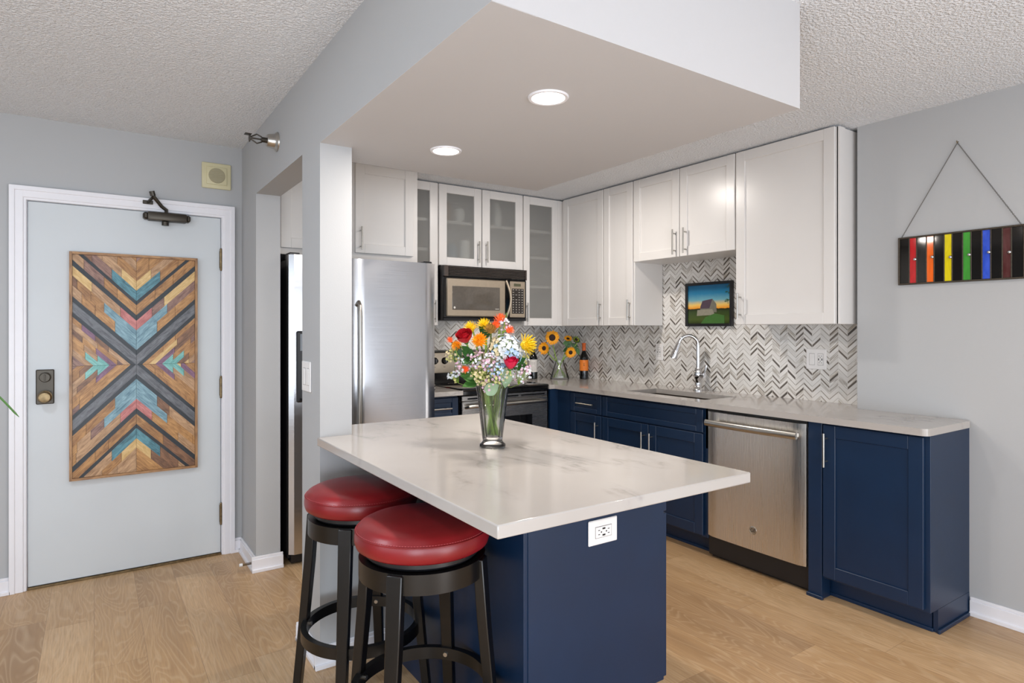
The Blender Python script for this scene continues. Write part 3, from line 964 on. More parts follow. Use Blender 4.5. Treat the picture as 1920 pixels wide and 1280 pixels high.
def rocker_plate(name, F, a0, a1, z0, z1, label, cat, parts, n0=0.0):
    root = thing(name, label, cat, F.p((a0 + a1) / 2, n0, z0))
    mb = MB(); F.box(mb, a0, a1, n0, n0 + 0.006, z0, z1, 0.003)
    mb.build('cover_plate', 'plate_white', root)
    for kind, b0, b1, c0, c1 in parts:
        if kind == 'rocker':
            mb = MB(); F.box(mb, b0, b1, n0 + 0.005, n0 + 0.0062, c0, c1, m='plate_grey')
            F.box(mb, b0 + 0.0012, b1 - 0.0012, n0 + 0.005, n0 + 0.009, c0 + 0.0012, c1 - 0.0012, 0.002, m='plate_white')
            mb.build('rocker', 'plate_white', root)
        else:
            horiz = (b1 - b0) > (c1 - c0)
            mb = MB(); F.box(mb, b0, b1, n0 + 0.005, n0 + 0.0064, c0, c1, m='plate_grey')
            F.box(mb, b0 + 0.0012, b1 - 0.0012, n0 + 0.005, n0 + 0.008, c0 + 0.0012, c1 - 0.0012, 0.001, m='plate_white')
            bm_, cm_ = (b0 + b1) / 2, (c0 + c1) / 2
            def slot(da, dz, wa, wz):
                if horiz:
                    da, dz, wa, wz = dz, da, wz, wa
                F.box(mb, bm_ + da - wa / 2, bm_ + da + wa / 2, n0 + 0.0075, n0 + 0.0086, cm_ + dz - wz / 2, cm_ + dz + wz / 2, m='black_plastic')
            for q in (-1, 1):
                slot(-0.0065, q * 0.020, 0.0022, 0.007); slot(0.0065, q * 0.020, 0.0022, 0.007)
                slot(0, q * 0.0105, 0.0042, 0.0042)
                slot(q * 0.010, 0, 0.005, 0.012)
            mb.build('socket', 'plate_white', root)
    return root
F_COL = Face('x', XB0)
rocker_plate('light_switch', F_COL, 2.585, 2.707, 1.083, 1.210, 'white double rocker light switch on the grey side of the column', 'light switch',
             [('rocker', 2.600, 2.638, 1.110, 1.182), ('rocker', 2.650, 2.688, 1.110, 1.182)])

mb = MB()   # spring door stop
pts = []
for k in range(90):
    a = k * 0.9
    pts.append((XB0 - 0.014 - 0.055 * k / 89, 3.665 + 0.006 * math.cos(a), 0.045 + 0.006 * math.sin(a)))
ds = thing('door_stop', 'small spring door stop with white tip on the baseboard of the stub wall', 'door stop', (XB0 - 0.014, 3.665, 0.04))
mb.tube(pts, 0.0016, 6); mb.build('spring', 'brass_aged', ds)
mb = MB(); mb.cyl((XB0 - 0.066, 3.665, 0.045), (XB0 - 0.082, 3.665, 0.045), 0.009, 12); mb.build('rubber_tip', 'rubber_white', ds)

# ------------------------------------------------------------------ recessed lights
for lab, (lx, ly) in (('round recessed ceiling light nearer the middle of the soffit', (1.206, 1.579)), ('round recessed ceiling light further back in the soffit, above the fridge side', (1.213, 2.288))):
    t = thing('recessed_light', lab, 'ceiling light', (lx, ly, SOF_Z), 'recessed lights in the soffit')
    mb = MB(); mb.lathe([(0.052, -0.001), (0.054, -0.004), (0.063, -0.0045), (0.066, 0.0), (0.066, 0.004)], (lx, ly, SOF_Z - 0.001), 40)
    mb.build('trim_ring', 'trim_white', t)
    mb = MB(); mb.lathe([(0.0001, -0.0025), (0.053, -0.0025), (0.053, 0.002), (0.0001, 0.002)], (lx, ly, SOF_Z - 0.001), 40)
    mb.build('lens', 'can_lens', t)
    area('can_light', (lx, ly, SOF_Z - 0.012), (0, 0, 0), 0.10, 0.10, LP['can'], LC['can'], disk=True)

def bevel_mod(o, w_=0.003, seg=2):
    md = o.modifiers.new('bevel', 'BEVEL'); md.width = w_; md.segments = seg; md.limit_method = 'ANGLE'; md.angle_limit = math.radians(40)
    return o
# ------------------------------------------------------------------ wall cabinets
F_UR = Face('x', 3.29)
F_UB = Face('y', 4.13)
F_UF = Face('y', 3.88)
UB, UT = 1.373, 2.428

def solid_cab(name, label, F, a0, a1, z0, z1, depth, doors, mat_, group=None, extra=None, drawers=(), n_back=None):
    """doors: (a0, a1, z0, z1, handle_a or None, handle_z, handle_len)"""
    t = thing(name, label, 'cabinet', F.p((a0 + a1) / 2, -depth / 2, z0), group)
    mb = MB(); F.box(mb, a0 + 0.0005, a1 - 0.0005, -depth, 0, z0, z1, 0.0015)
    if extra:
        extra(mb)
    mb.build('carcass', mat_, t)
    for (b0, b1, c0, c1, ha, hz_, hl) in doors:
        d = shaker(F, b0, b1, c0, c1, mat_, t)
        if ha is not None:
            pull(F, ha, hz_, hl, d)
    for (b0, b1, c0, c1, ha, hz_, hl) in drawers:
        d = shaker(F, b0, b1, c0, c1, mat_, t, 'drawer', st=0.05, rail=0.034)
        if ha is not None:
            pull(F, ha, hz_, hl, d, vertical=False)
    return t

solid_cab('wall_cabinet', 'white corner wall cabinet with single door beside the glass-door cabinet, handle at its right', F_UR, 3.583, KB_Y - 0.335, UB, UT, 0.295,
          [(3.588, 4.075, UB, UT, 3.609, 1.487, 0.15)], 'cabinet_white', 'white wall cabinets on the right wall')
solid_cab('wall_cabinet', 'narrow white wall cabinet with single door left of the sink window niche', F_UR, 3.262, 3.582, UB, UT, 0.295,
          [(3.268, 3.578, UB, UT, 3.290, 1.487, 0.15)], 'cabinet_white', 'white wall cabinets on the right wall')
solid_cab('wall_cabinet', 'short white two-door wall cabinet above the sink and framed picture', F_UR, 2.390, 3.261, 1.835, UT, 0.295,
          [(2.395, 2.826, 1.835, UT, 2.770, 1.935, 0.17), (2.832, 3.257, 1.835, UT, 2.862, 1.935, 0.17)], 'cabinet_white', 'white wall cabinets on the right wall')
def end_stile(mb):
    F_UR.box(mb, 1.756, 1.772, -0.055, 0, UB, UT, 0.001)
solid_cab('wall_cabinet', 'large wide white wall cabinet with one door at the right end of the kitchen', F_UR, 1.763, 2.389, UB, UT, 0.295,
          [(1.773, 2.385, UB, UT, 2.351, 1.487, 0.155)], 'cabinet_white', 'white wall cabinets on the right wall', end_stile)
solid_cab('fridge_cabinet', 'white two-door wall cabinet directly above the stainless refrigerator', F_UF, 0.885, 1.838, 1.800, 2.425, 0.56,
          [(0.93, 1.372, 1.838, 2.415, None, 0, 0), (1.393, 1.800, 1.838, 2.415, 1.425, 1.93, 0.15)], 'cabinet_white')

def glass_cab(label, a0, a1, z0, doors, shelves, filler=None):
    F = F_UB
    t = thing('glass_door_cabinet', label, 'cabinet', F.p((a0 + a1) / 2, -0.16, z0), 'white wall cabinets with frosted glass doors')
    dp = 0.318; th = 0.016
    mb = MB()
    F.box(mb, a0 + 0.001, a0 + th, -dp, 0, z0, UT); F.box(mb, a1 - th, a1 - 0.001, -dp, 0, z0, UT)
    F.box(mb, a0 + th, a1 - th, -dp, -0.0005, z0 + 0.0003, z0 + th); F.box(mb, a0 + th, a1 - th, -dp, -0.0005, UT - th, UT - 0.0003)
    F.box(mb, a0 + th, a1 - th, -dp, -dp + 0.006, z0 + th, UT - th)
    # face frame
    for (b0, b1, c0, c1, st, ha, hz_, hl) in doors:
        F.box(mb, b0 + 0.002, b0 + 0.03, -0.018, -0.0008, z0 + th, UT - th)
        F.box(mb, b1 - 0.03, b1 - 0.002, -0.018, -0.0008, z0 + th, UT - th)
    if filler:
        F.box(mb, filler[0], filler[1], -0.02, 0.018, z0, UT, 0.001)
    mb.build('carcass', 'cabinet_white', t)
    for sz_ in shelves:
        mb = MB(); F.box(mb, a0 + th, a1 - th, -dp + 0.006, -0.019, sz_ - 0.011, sz_ + 0.011)
        mb.build('shelf', 'cabinet_white', t)
    for (b0, b1, c0, c1, st, ha, hz_, hl) in doors:
        d = shaker(F, b0, b1, c0, c1, 'cabinet_white', t, st=st, rail=0.063, pane=True)
        pull(F, ha, hz_, hl, d)
    return t
glass_cab('narrow tall white cabinet with frosted glass door partly hidden by the fridge cabinet', 1.842, 2.117, UB, [(1.848, 2.112, UB, UT, 0.066, 2.082, 1.478, 0.165)], (2.157, 1.937, 1.696))
glass_cab('white cabinet with two frosted glass doors directly above the microwave', 2.118, 2.885, 1.822, [(2.122, 2.490, 1.822, UT, 0.066, 2.455, 1.937, 0.165), (2.498, 2.880, 1.822, UT, 0.07, 2.528, 1.942, 0.165)], (2.157,))
glass_cab('tall white cabinet with frosted glass door and three shelves right of the microwave', 2.886, 3.25, UB, [(2.890, 3.240, UB, UT, 0.060, 2.912, 1.482, 0.155)], (2.157, 1.937, 1.696), (3.241, 3.288))

# blurred things behind the frosted doors
def jar(name, label, x, y, z, prof, m_, seg=20):
    mb = MB(); mb.lathe(prof, (x, y, z), seg); o = mb.build(name, m_)
    return tag(o, label, 'jar')
jar('storage_jar', 'round white jar on the upper shelf behind the left frosted door above the microwave', 2.335, 4.20, 2.169, [(0.03, 0), (0.045, 0.02), (0.052, 0.06), (0.045, 0.1), (0.02, 0.12), (0.0, 0.12)], 'jar_white')
jar('storage_jar', 'tall white bottle-shaped jar on the upper shelf behind the right frosted door above the microwave', 2.69, 4.20, 2.169, [(0.035, 0), (0.036, 0.12), (0.03, 0.15), (0.018, 0.16), (0.018, 0.19), (0.0, 0.19)], 'jar_white')
jar('storage_jar', 'tall white canister on the cabinet bottom behind the left frosted door above the microwave', 2.38, 4.19, 1.839, [(0.045, 0), (0.046, 0.19), (0.02, 0.20), (0.0, 0.2)], 'jar_white')
jar('storage_jar', 'blue-grey canister beside the white canister behind the left frosted door above the microwave', 2.27, 4.20, 1.839, [(0.05, 0), (0.05, 0.13), (0.03, 0.16), (0.0, 0.16)], 'jar_blue')
jar('storage_jar', 'small amber jar at the left of the upper shelf behind the left frosted door', 2.235, 4.21, 2.169, [(0.03, 0), (0.03, 0.13), (0.02, 0.15), (0.0, 0.15)], 'jar_amber')

# ------------------------------------------------------------------ base cabinets
F_BR = Face('x', 3.02)
F_BB = Face('y', 3.83)
CT = 0.915; CB = 0.883
def toe(F, a0, a1, mb, n=-0.075):
    F.box(mb, a0, a1, n - 0.015, n, 0, 0.105)
    F.box(mb, a0, a1, n, n + 0.010, 0, 0.016, 0.002)
c1 = solid_cab('base_cabinet', 'narrow navy base cabinet with one drawer and one door in the corner beside the range', F_BR, 3.304, 3.829, 0.105, CB, 0.565,
               [(3.308, 3.655, 0.117, 0.722, 3.342, 0.60, 0.155)], 'navy', 'navy base cabinets along the right wall',
               lambda mb: (toe(F_BR, 3.304, 3.829, mb), mb.box(2.925, 3.02, 3.806, 3.83, 0.105, CB), mb.box(2.925, 3.02, 3.90, 3.915, 0, 0.105), F_BR.box(mb, 3.66, 3.83, 0, 0.019, 0.105, CB)),
               drawers=[(3.308, 3.655, 0.730, 0.868, 3.46, 0.797, 0.18)])
c2 = solid_cab('base_cabinet', 'wide navy sink base cabinet with false drawer front and two doors', F_BR, 2.392, 3.303, 0.105, CB - 0.245, 0.565,
               [(2.418, 2.850, 0.117, 0.722, 2.818, 0.595, 0.155), (2.855, 3.298, 0.117, 0.722, 2.888, 0.595, 0.155)], 'navy', 'navy base cabinets along the right wall',
               lambda mb: (toe(F_BR, 2.392, 3.303, mb), F_BR.box(mb, 2.3925, 3.3025, -0.02, 0, 0.637, CB), F_BR.box(mb, 2.3925, 2.41, -0.56, 0, 0.637, CB), F_BR.box(mb, 3.285, 3.3025, -0.56, 0, 0.637, CB)),
               drawers=[(2.418, 3.298, 0.730, 0.868, None, 0, 0)])
def end_extra(mb):
    F_BR.box(mb, 1.692, 1.762, -0.06, 0.018, 0, CB, 0.001)              # filler post down to the floor
    F_BR.box(mb, 1.684, 1.768, 0.012, 0.030, 0, 0.018, 0.003)
    F_BR.box(mb, 1.24, 1.70, -0.10, -0.075, 0, 0.105)
    F_BR.box(mb, 1.232, 1.70, -0.077, -0.064, 0, 0.016, 0.003)
    mb.box(3.095, 3.428, 1.2155, 1.235, 0, 0.105)                      # side panel reaches the floor behind the notch
    mb.box(3.084, 3.404, 1.2035, 1.216, 0, 0.018, 0.003)
c3 = thing('base_cabinet', 'navy end base cabinet with a single tall door right of the dishwasher', 'cabinet', (3.2, 1.5, 0), 'navy base cabinets along the right wall')
mb = MB(); mb.box(3.02, 3.428, 1.2155, 1.7345, 0.105, CB, 0.0015); end_extra(mb)
mb.build('carcass', 'navy', c3)
d = shaker(F_BR, 1.236, 1.686, 0.117, 0.872, 'navy', c3)
pull(F_BR, 1.664, 0.750, 0.165, d)
c4 = solid_cab('base_cabinet', 'small navy base cabinet with drawer between refrigerator and range', F_BB, 1.842, 2.122, 0.105, CB, 0.62,
               [(1.846, 2.118, 0.117, 0.722, None, 0, 0)], 'navy', None, lambda mb: toe(F_BB, 1.842, 2.122, mb),
               drawers=[(1.846, 2.118, 0.730, 0.868, 1.975, 0.797, 0.155)])

# worktops
def arc_pts(cx, cy, r, a0, a1, k=6):
    return [(cx + r * math.cos(math.radians(a0 + (a1 - a0) * i / k)), cy + r * math.sin(math.radians(a0 + (a1 - a0) * i / k))) for i in range(k + 1)]
SX0, SX1, SY0, SY1 = 3.085, 3.385, 2.47, 3.14
mb = MB()
X0c, Y0c, r_ = 2.965, 1.205, 0.028
poly = [(X0c, 1.735)] + arc_pts(X0c + r_, Y0c + r_, r_, 180, 270) + arc_pts(XR - 0.002 - r_, Y0c + r_, r_, 270, 360) + [(XR - 0.002, 1.735)]
mb.prism(poly, CB, CT)
XKc = XK - 0.009
for (x0, x1, y0, y1) in ((X0c, XKc, 1.7352, SY0), (X0c, SX0, SY0, SY1), (SX1, XKc, SY0, SY1), (X0c, XKc, SY1, KB_Y - 0.009), (2.912, X0c, 3.80, KB_Y - 0.009)):
    mb.box(x0, x1, y0, y1, CB, CT)
o = mb.build('countertop', 'quartz', smooth=0)
tag(o, 'long white veined quartz countertop along the right wall with the sink cut into it', 'countertop')
mb = MB(); mb.box(1.840, 2.137, 3.772, KB_Y - 0.009, CB, CT, 0.003)
tag(mb.build('countertop', 'quartz'), 'small white quartz countertop between the refrigerator and the range', 'countertop')

# sink
sk = thing('kitchen_sink', 'undermount stainless kitchen sink sunk into the long counter below the faucet', 'sink', ((SX0 + SX1) / 2, (SY0 + SY1) / 2, 0.66))
mb = MB(); e = 0.006; zb, zt = 0.660, CB - 0.0005
mb.box(SX0 - e, SX0 + 0.001 - 0.003, SY0 - e, SY1 + e, zb, zt); mb.box(SX1 + 0.002, SX1 + e, SY0 - e, SY1 + e, zb, zt)
mb.box(SX0 - 0.002, SX1 + 0.002, SY0 - e, SY0 - 0.002, zb, zt); mb.box(SX0 - 0.002, SX1 + 0.002, SY1 + 0.002, SY1 + e, zb, zt)
mb.box(SX0 - e, SX1 + e, SY0 - e, SY1 + e, zb - 0.004, zb)
mb.build('basin', 'steel_sink', sk)
mb = MB(); mb.lathe([(0.04, 0), (0.042, 0.003), (0.02, 0.001), (0.0001, 0.001)], ((SX0 + SX1) / 2, (SY0 + SY1) / 2, zb), 20); mb.build('drain', 'chrome', sk)

# faucet
fx, fy = 3.505, 2.865
fa = thing('kitchen_faucet', 'tall chrome gooseneck pull-down faucet behind the sink', 'faucet', (fx, fy, CT))
mb = MB()
mb.lathe([(0.034, 0), (0.034, 0.006), (0.026, 0.016), (0.021, 0.05), (0.021, 0.075), (0.027, 0.085), (0.029, 0.11), (0.027, 0.135), (0.021, 0.15), (0.019, 0.16), (0.0, 0.16)], (fx, fy, CT), 24)
mb.build('body', 'chrome', fa)
mb = MB()
pts = [(fx, fy, CT + 0.155), (fx, fy, CT + 0.318)]
dxy = Vector((-0.80, 0.60))     # the spout swings over the basin
R_ = 0.067
for k in range(1, 15):
    a = PI - k * (PI * 0.92 / 14)
    t_ = R_ + R_ * math.cos(a)
    pts.append((fx + dxy.x * t_, fy + dxy.y * t_, CT + 0.318 + R_ * math.sin(a)))
mb.tube(pts, 0.0125, 14)
mb.build('gooseneck', 'chrome', fa)
e_ = Vector(pts[-1]); dd = (Vector(pts[-1]) - Vector(pts[-2])).normalized()
mb = MB()
mb.tube([e_, e_ + dd * 0.02, e_ + dd * 0.05, e_ + dd * 0.105, e_ + dd * 0.118], [0.0145, 0.017, 0.019, 0.027, 0.025], 16)
mb.build('spray_head', 'chrome', fa)
mb = MB()
mb.cyl((fx, fy - 0.02, CT + 0.108), (fx, fy - 0.055, CT + 0.108), 0.017, 16)
mb.tube([(fx, fy - 0.05, CT + 0.108), (fx + 0.004, fy - 0.058, CT + 0.14), (fx + 0.01, fy - 0.062, CT + 0.178)], [0.009, 0.007, 0.008], 10)
mb.build('lever_handle', 'chrome', fa)

# ------------------------------------------------------------------ dishwasher
F_DW = Face('x', 3.02)
dw = thing('dishwasher', 'stainless steel dishwasher with bar handle between navy cabinets under the long counter', 'dishwasher', (3.25, 2.075, 0))
mb = MB(); mb.box(3.022, 3.55, 1.772, 2.388, 0.02, 0.872); mb.box(3.012, 3.03, 1.772, 2.388, 0.845, 0.876, m='black_gloss')
mb.build('tub_body', 'black_plastic', dw)
mb = MB()
k = 16; poly = []
for i in range(k + 1):
    y = 1.775 + (2.382 - 1.775) * i / k
    q = abs(2 * i / k - 1)
    poly.append((2.990 + 0.004 * q * q + (0.012 if i in (0, k) else 0), y))
poly = [(3.02, 1.775)] + poly + [(3.02, 2.382)]
mb.prism(poly, 0.135, 0.862)
dd_ = mb.build('door', 'steel_dw', dw)
mb = MB()
hp = [(2.992, 1.812, 0.803), (2.955, 1.812, 0.803)]
for i in range(13):
    q = i / 12
    pass
hp = [(2.950 - 0.012 * math.sin(PI * i / 14), 1.795 + 0.562 * i / 14, 0.803) for i in range(15)]
mb.tube(hp, 0.019, 14, flat=(1, 0.7))
for y in (1.82, 2.33):
    mb.box(2.95, 2.992, y - 0.014, y + 0.014, 0.790, 0.816, 0.004)
mb.build('handle', 'nickel', dd_)
mb = MB()
mb.lathe([(0.0225, 0), (0.0225, 0.002), (0.019, 0.003), (0.019, 0.0012), (0.0001, 0.0012)], (2.9905, 2.072, 0.243), 28, axis='-x')
bd = mb.build('round_badge', 'nickel', dd_, label='round maker badge')
text_mesh('badge_letters', 'GE', 0.026, 'black_plastic', dd_, (2.9885, 2.072, 0.243), ROT_X)
mb = MB(); mb.box(3.055, 3.075, 1.773, 2.388, 0.0, 0.125); mb.build('kick_plate', 'toe_black', dw)

# ------------------------------------------------------------------ refrigerator
fr = thing('refrigerator', 'side-by-side stainless steel refrigerator with black sides behind the white column', 'refrigerator', (1.37, 3.95, 0))
FX0, FX1, FY = 0.912, 1.830, 3.585
mb = MB(); mb.box(FX0 + 0.004, FX1 - 0.004, FY + 0.075, 4.40, 0.03, 1.745, 0.004)
mb.box(FX0 + 0.02, FX1 - 0.02, FY + 0.05, FY + 0.12, 0.01, 0.065)
for x in (FX0 + 0.06, FX1 - 0.06):
    mb.cyl((x - 0.012, FY + 0.09, 0.022), (x + 0.012, FY + 0.09, 0.022), 0.022, 12)
mb.build('cabinet_body', 'black_plastic', fr)
def fridge_door(x0, x1, name):
    k = 14; poly = []
    for i in range(k + 1):
        q = i / k
        e2 = min(q, 1 - q) * (x1 - x0)
        rnd = 0.018 * (1 - min(1, e2 / 0.022)) ** 2
        poly.append((x0 + (x1 - x0) * q, FY + rnd + 0.006 * (2 * q - 1) ** 2))
    poly = [(x0, FY + 0.068)] + poly + [(x1, FY + 0.068)]
    mb = MB(); mb.prism(poly, 0.07, 1.768)
    return mb.build(name, 'steel_fridge', fr, smooth=25)
fd1 = fridge_door(FX0, 1.266, 'freezer_door')
fd2 = fridge_door(1.274, FX1, 'fridge_door')
for d_, x in ((fd1, 1.236), (fd2, 1.304)):
    mb = MB()
    mb.tube([(x, FY + 0.004, 1.49), (x, FY - 0.028, 1.505), (x, FY - 0.048, 1.485), (x, FY - 0.054, 1.42), (x, FY - 0.056, 1.1), (x, FY - 0.054, 0.78), (x, FY - 0.048, 0.70), (x, FY - 0.028, 0.68), (x, FY + 0.004, 0.695)], 0.0125, 12)
    mb.build('handle', 'nickel', d_)
mb = MB(); mb.box(0.948, 1.20, FY - 0.008, FY + 0.02, 0.93, 1.335, 0.008)
dp_ = mb.build('dispenser', 'black_plastic', fd1)
mb = MB(); mb.box(0.965, 1.18, FY - 0.0095, FY, 1.22, 1.32, 0.002); mb.build('dispenser_panel', 'black_gloss', dp_)
mb = MB(); mb.box(0.965, 1.18, FY - 0.022, FY, 0.94, 0.955, 0.003)
mb.build('drip_tray', 'black_gloss', dp_)
for x in (FX0 + 0.035, FX1 - 0.045):
    mb = MB(); mb.box(x - 0.03, x + 0.03, FY + 0.03, FY + 0.13, 1.745, 1.782, 0.004)
    mb.build('hinge_cover', 'black_plastic', fr)

# ------------------------------------------------------------------ microwave
mw = thing('microwave_oven', 'over-the-range microwave with bronze-steel door and black vent grille', 'microwave', (2.50, 4.25, 1.408))
MY = 4.062
F_M = Face('y', MY)
mb = MB()
F_M.box(mb, 2.128, 2.878, -0.385, -0.002, 1.410, 1.818, 0.004)
F_M.box(mb, 2.130, 2.876, -0.004, 0.006, 1.410, 1.430, 0.003)
mb.build('case', 'black_plastic', mw)
mb = MB()
F_M.box(mb, 2.131, 2.875, -0.004, 0.004, 1.734, 1.8175, 0.003, m='black_gloss')
for k in range(6):
    z = 1.746 + k * 0.0115
    vs = [F_M.p(a, n_, zz) for a in (2.172, 2.862) for (n_, zz) in ((0.003, z), (0.016, z + 0.001), (0.016, z + 0.004), (0.003, z + 0.008))]
    mb.add(vs, [(0, 1, 2, 3), (7, 6, 5, 4), (0, 4, 5, 1), (1, 5, 6, 2), (2, 6, 7, 3), (3, 7, 4, 0)])
F_M.box(mb, 2.131, 2.168, 0.0, 0.018, 1.735, 1.817, 0.004); F_M.box(mb, 2.864, 2.875, 0.0, 0.018, 1.735, 1.817, 0.003)
mb.build('vent_grille', 'vent_brown', mw)
mb = MB()
F_M.box(mb, 2.131, 2.875, -0.003, 0.008, 1.431, 1.732, 0.003, m='black_gloss')
F_M.box(mb, 2.150, 2.668, 0.0, 0.020, 1.440, 1.724, 0.006, m='pink_steel')
md_ = mb.build('door', 'pink_steel', mw)
mb = MB(); F_M.box(mb, 2.194, 2.616, 0.012, 0.0215, 1.488, 1.668, 0.006, seg=3); mb.build('window', 'mw_window', md_)
mb = MB()
mb.lathe([(0.0085, 0), (0.0085, 0.0008), (0.0, 0.0008)], F_M.p(2.214, 0.0215, 1.506), 16, axis='-y'); mb.build('round_badge', 'print_white', md_)
mb = MB(); F_M.box(mb, 2.572, 2.606, 0.0214, 0.0221, 1.4985, 1.5025); mb.build('maker_lettering', 'print_white', md_)
mb = MB()
mb.tube([F_M.p(2.672 + 0.026 * math.sin(PI * i / 14), 0.022 + 0.028 * math.sin(PI * i / 14), 1.436 + 0.288 * i / 14) for i in range(15)], 0.0095, 12)
mb.build('handle', 'pink_steel', md_)
mb = MB(); F_M.box(mb, 2.716, 2.862, 0.0, 0.012, 1.438, 1.724, 0.004); cp = mb.build('control_panel', 'pink_steel', mw)
mb = MB(); F_M.box(mb, 2.752, 2.818, 0.011, 0.0135, 1.684, 1.706, 0.001); mb.build('display', 'lcd', cp)
mb = MB(); F_M.box(mb, 2.733, 2.846, 0.011, 0.014, 1.468, 1.666, 0.002)
kp = mb.build('keypad', 'mw_pad', cp)
mb = MB()
for r0 in range(10):
    z = 1.656 - r0 * 0.0195
    for q in range(4):
        a = 2.745 + q * 0.0285
        if r0 in (1, 3) and q == 1:
            continue
        ww = 0.005 if r0 > 4 else 0.007
        F_M.box(mb, a - ww, a + ww, 0.0135, 0.0146, z - 0.0016, z + 0.0016)
        if r0 > 4:
            F_M.box(mb, a - 0.0018, a + 0.0018, 0.0135, 0.0146, z - 0.005, z + 0.003)
mb.build('key_marks', 'print_white', kp, smooth=0)

area('hood_light', (2.62, 4.20, 1.403), (0, 0, 0), 0.12, 0.06, LP['hood'], (1.0, 0.9, 0.78))

# ------------------------------------------------------------------ range
rg = thing('electric_range', 'stainless electric range with black glass cooktop and knobs on its back panel', 'stove', (2.525, 4.1, 0))
RX0, RX1, RYF = 2.142, 2.904, 3.815
F_R = Face('y', RYF)
mb = MB(); mb.box(RX0 + 0.002, RX1 - 0.002, RYF + 0.03, 4.44, 0.02, 0.905); mb.box(RX0 + 0.01, RX1 - 0.01, RYF + 0.05, RYF + 0.08, 0, 0.1)
mb.build('oven_body', 'black_plastic', rg)
mb = MB(); mb.box(RX0, RX1, RYF - 0.02, 4.40, 0.905, 0.924, 0.006, seg=2); mb.box(RX0, RX1, RYF - 0.018, RYF + 0.03, 0.876, 0.912, 0.006)
ck = mb.build('cooktop', 'black_gloss', rg)
for (bx, by, br) in ((2.34, 3.98, 0.1), (2.71, 3.98, 0.085), (2.34, 4.22, 0.075), (2.71, 4.22, 0.1)):
    mb = MB(); rr = br; mb.lathe([(rr - 0.001, 0), (rr - 0.001, 0.0004), (rr + 0.001, 0.0004), (rr + 0.001, 0)], (bx, by, 0.9242), 40, closed=True)
    mb.build('burner_ring', 'plate_grey', ck)
mb = MB()
F_R.box(mb, RX0 + 0.004, RX1 - 0.004, -0.03, 0.006, 0.835, 0.872, 0.003)
F_R.box(mb, RX0 + 0.004, RX1 - 0.004, -0.03, 0.010, 0.16, 0.834, 0.004)
od = mb.build('oven_door', 'steel_range', rg)
mb = MB()
F_R.box(mb, RX0 + 0.05, RX0 + 0.25, 0.004, 0.0072, 0.845, 0.857); F_R.box(mb, RX0 + 0.275, RX1 - 0.275, 0.004, 0.0072, 0.845, 0.857); F_R.box(mb, RX1 - 0.25, RX1 - 0.03, 0.004, 0.0072, 0.845, 0.857)
F_R.box(mb, RX0 + 0.15, RX1 - 0.15, 0.008, 0.0112, 0.30, 0.705, 0.004)
mb.build('oven_window', 'black_gloss', od)
mb = MB()
mb.tube([F_R.p(RX0 + 0.035, 0.008, 0.792), F_R.p(RX0 + 0.045, 0.045, 0.80), F_R.p(RX0 + 0.09, 0.056, 0.802), F_R.p(RX1 - 0.09, 0.056, 0.802), F_R.p(RX1 - 0.045, 0.045, 0.80), F_R.p(RX1 - 0.035, 0.008, 0.792)], 0.013, 12)
mb.build('handle', 'nickel', od)
mb = MB(); F_R.box(mb, RX0 + 0.004, RX1 - 0.004, -0.03, 0.006, 0.03, 0.15, 0.004); mb.build('storage_drawer', 'steel_range', rg)
mb = MB()
vs = [(x, y, z) for x in (RX0, RX1) for (y, z) in ((4.36, 0.92), (4.445, 0.92), (4.445, 1.178), (4.395, 1.178), (4.372, 1.165), (4.372, 0.99))]
mb.add(vs, [(0, 1, 2, 3, 4, 5), (11, 10, 9, 8, 7, 6)] + [(i, (i + 1) % 6, 6 + (i + 1) % 6, 6 + i) for i in range(6)])
bg = mb.build('back_panel', 'black_gloss', rg)
mb = MB(); mb.box(RX0 + 0.035, RX1 - 0.035, 4.364, 4.375, 0.998, 1.160, 0.010, seg=3)
mb.build('control_fascia', 'pink_steel', bg)
mb = MB(); mb.box(2.44, 2.61, 4.360, 4.366, 1.05, 1.135, 0.002); mb.build('clock_display', 'black_gloss', bg)
for x in (2.214, 2.300, 2.745, 2.83):
    mb = MB(); mb.lathe([(0.027, 0), (0.027, 0.006), (0.021, 0.010), (0.019, 0.028), (0.0, 0.029)], (x, 4.364, 1.096), 20, axis='-y')
    kn = mb.build('knob', 'black_gloss', bg)
    mb = MB(); mb.box(x - 0.0025, x + 0.0025, 4.331, 4.336, 1.082, 1.112, 0.001); mb.build('pointer', 'chrome', kn)
    mb = MB(); mb.box(x - 0.008, x + 0.008, 4.3632, 4.3645, 1.045, 1.049); mb.build('dial_mark', 'plate_grey', bg, smooth=0)
    mb = MB(); mb.box(x - 0.003, x + 0.003, 4.3632, 4.3645, 1.139, 1.143); mb.build('dial_mark', 'plate_grey', bg, smooth=0)

# small things on the short counter
gd = thing('pepper_mill', 'tall red and black kitchen gadget with clear middle standing beside the refrigerator', 'kitchen gadget', (2.045, 4.16, CT))
mb = MB(); mb.lathe([(0.030, 0), (0.032, 0.004), (0.030, 0.05), (0.0, 0.05)], (2.045, 4.16, CT), 20); mb.build('base', 'gadget_red', gd)
mb = MB(); mb.lathe([(0.028, 0.05), (0.026, 0.12), (0.0, 0.12)], (2.045, 4.16, CT), 20); mb.build('clear_body', 'nickel', gd)
mb = MB(); mb.lathe([(0.029, 0.12), (0.031, 0.15), (0.0, 0.15)], (2.045, 4.16, CT), 20); mb.build('collar', 'gadget_red', gd)
mb = MB(); mb.lathe([(0.033, 0.15), (0.037, 0.18), (0.034, 0.215), (0.018, 0.235), (0.012, 0.25), (0.013, 0.262), (0.0, 0.268)], (2.045, 4.16, CT), 20); mb.build('top', 'black_plastic', gd)
tn = thing('round_tin', 'low round black tin with pale lettering on the short counter', 'tin', (1.965, 3.96, CT))
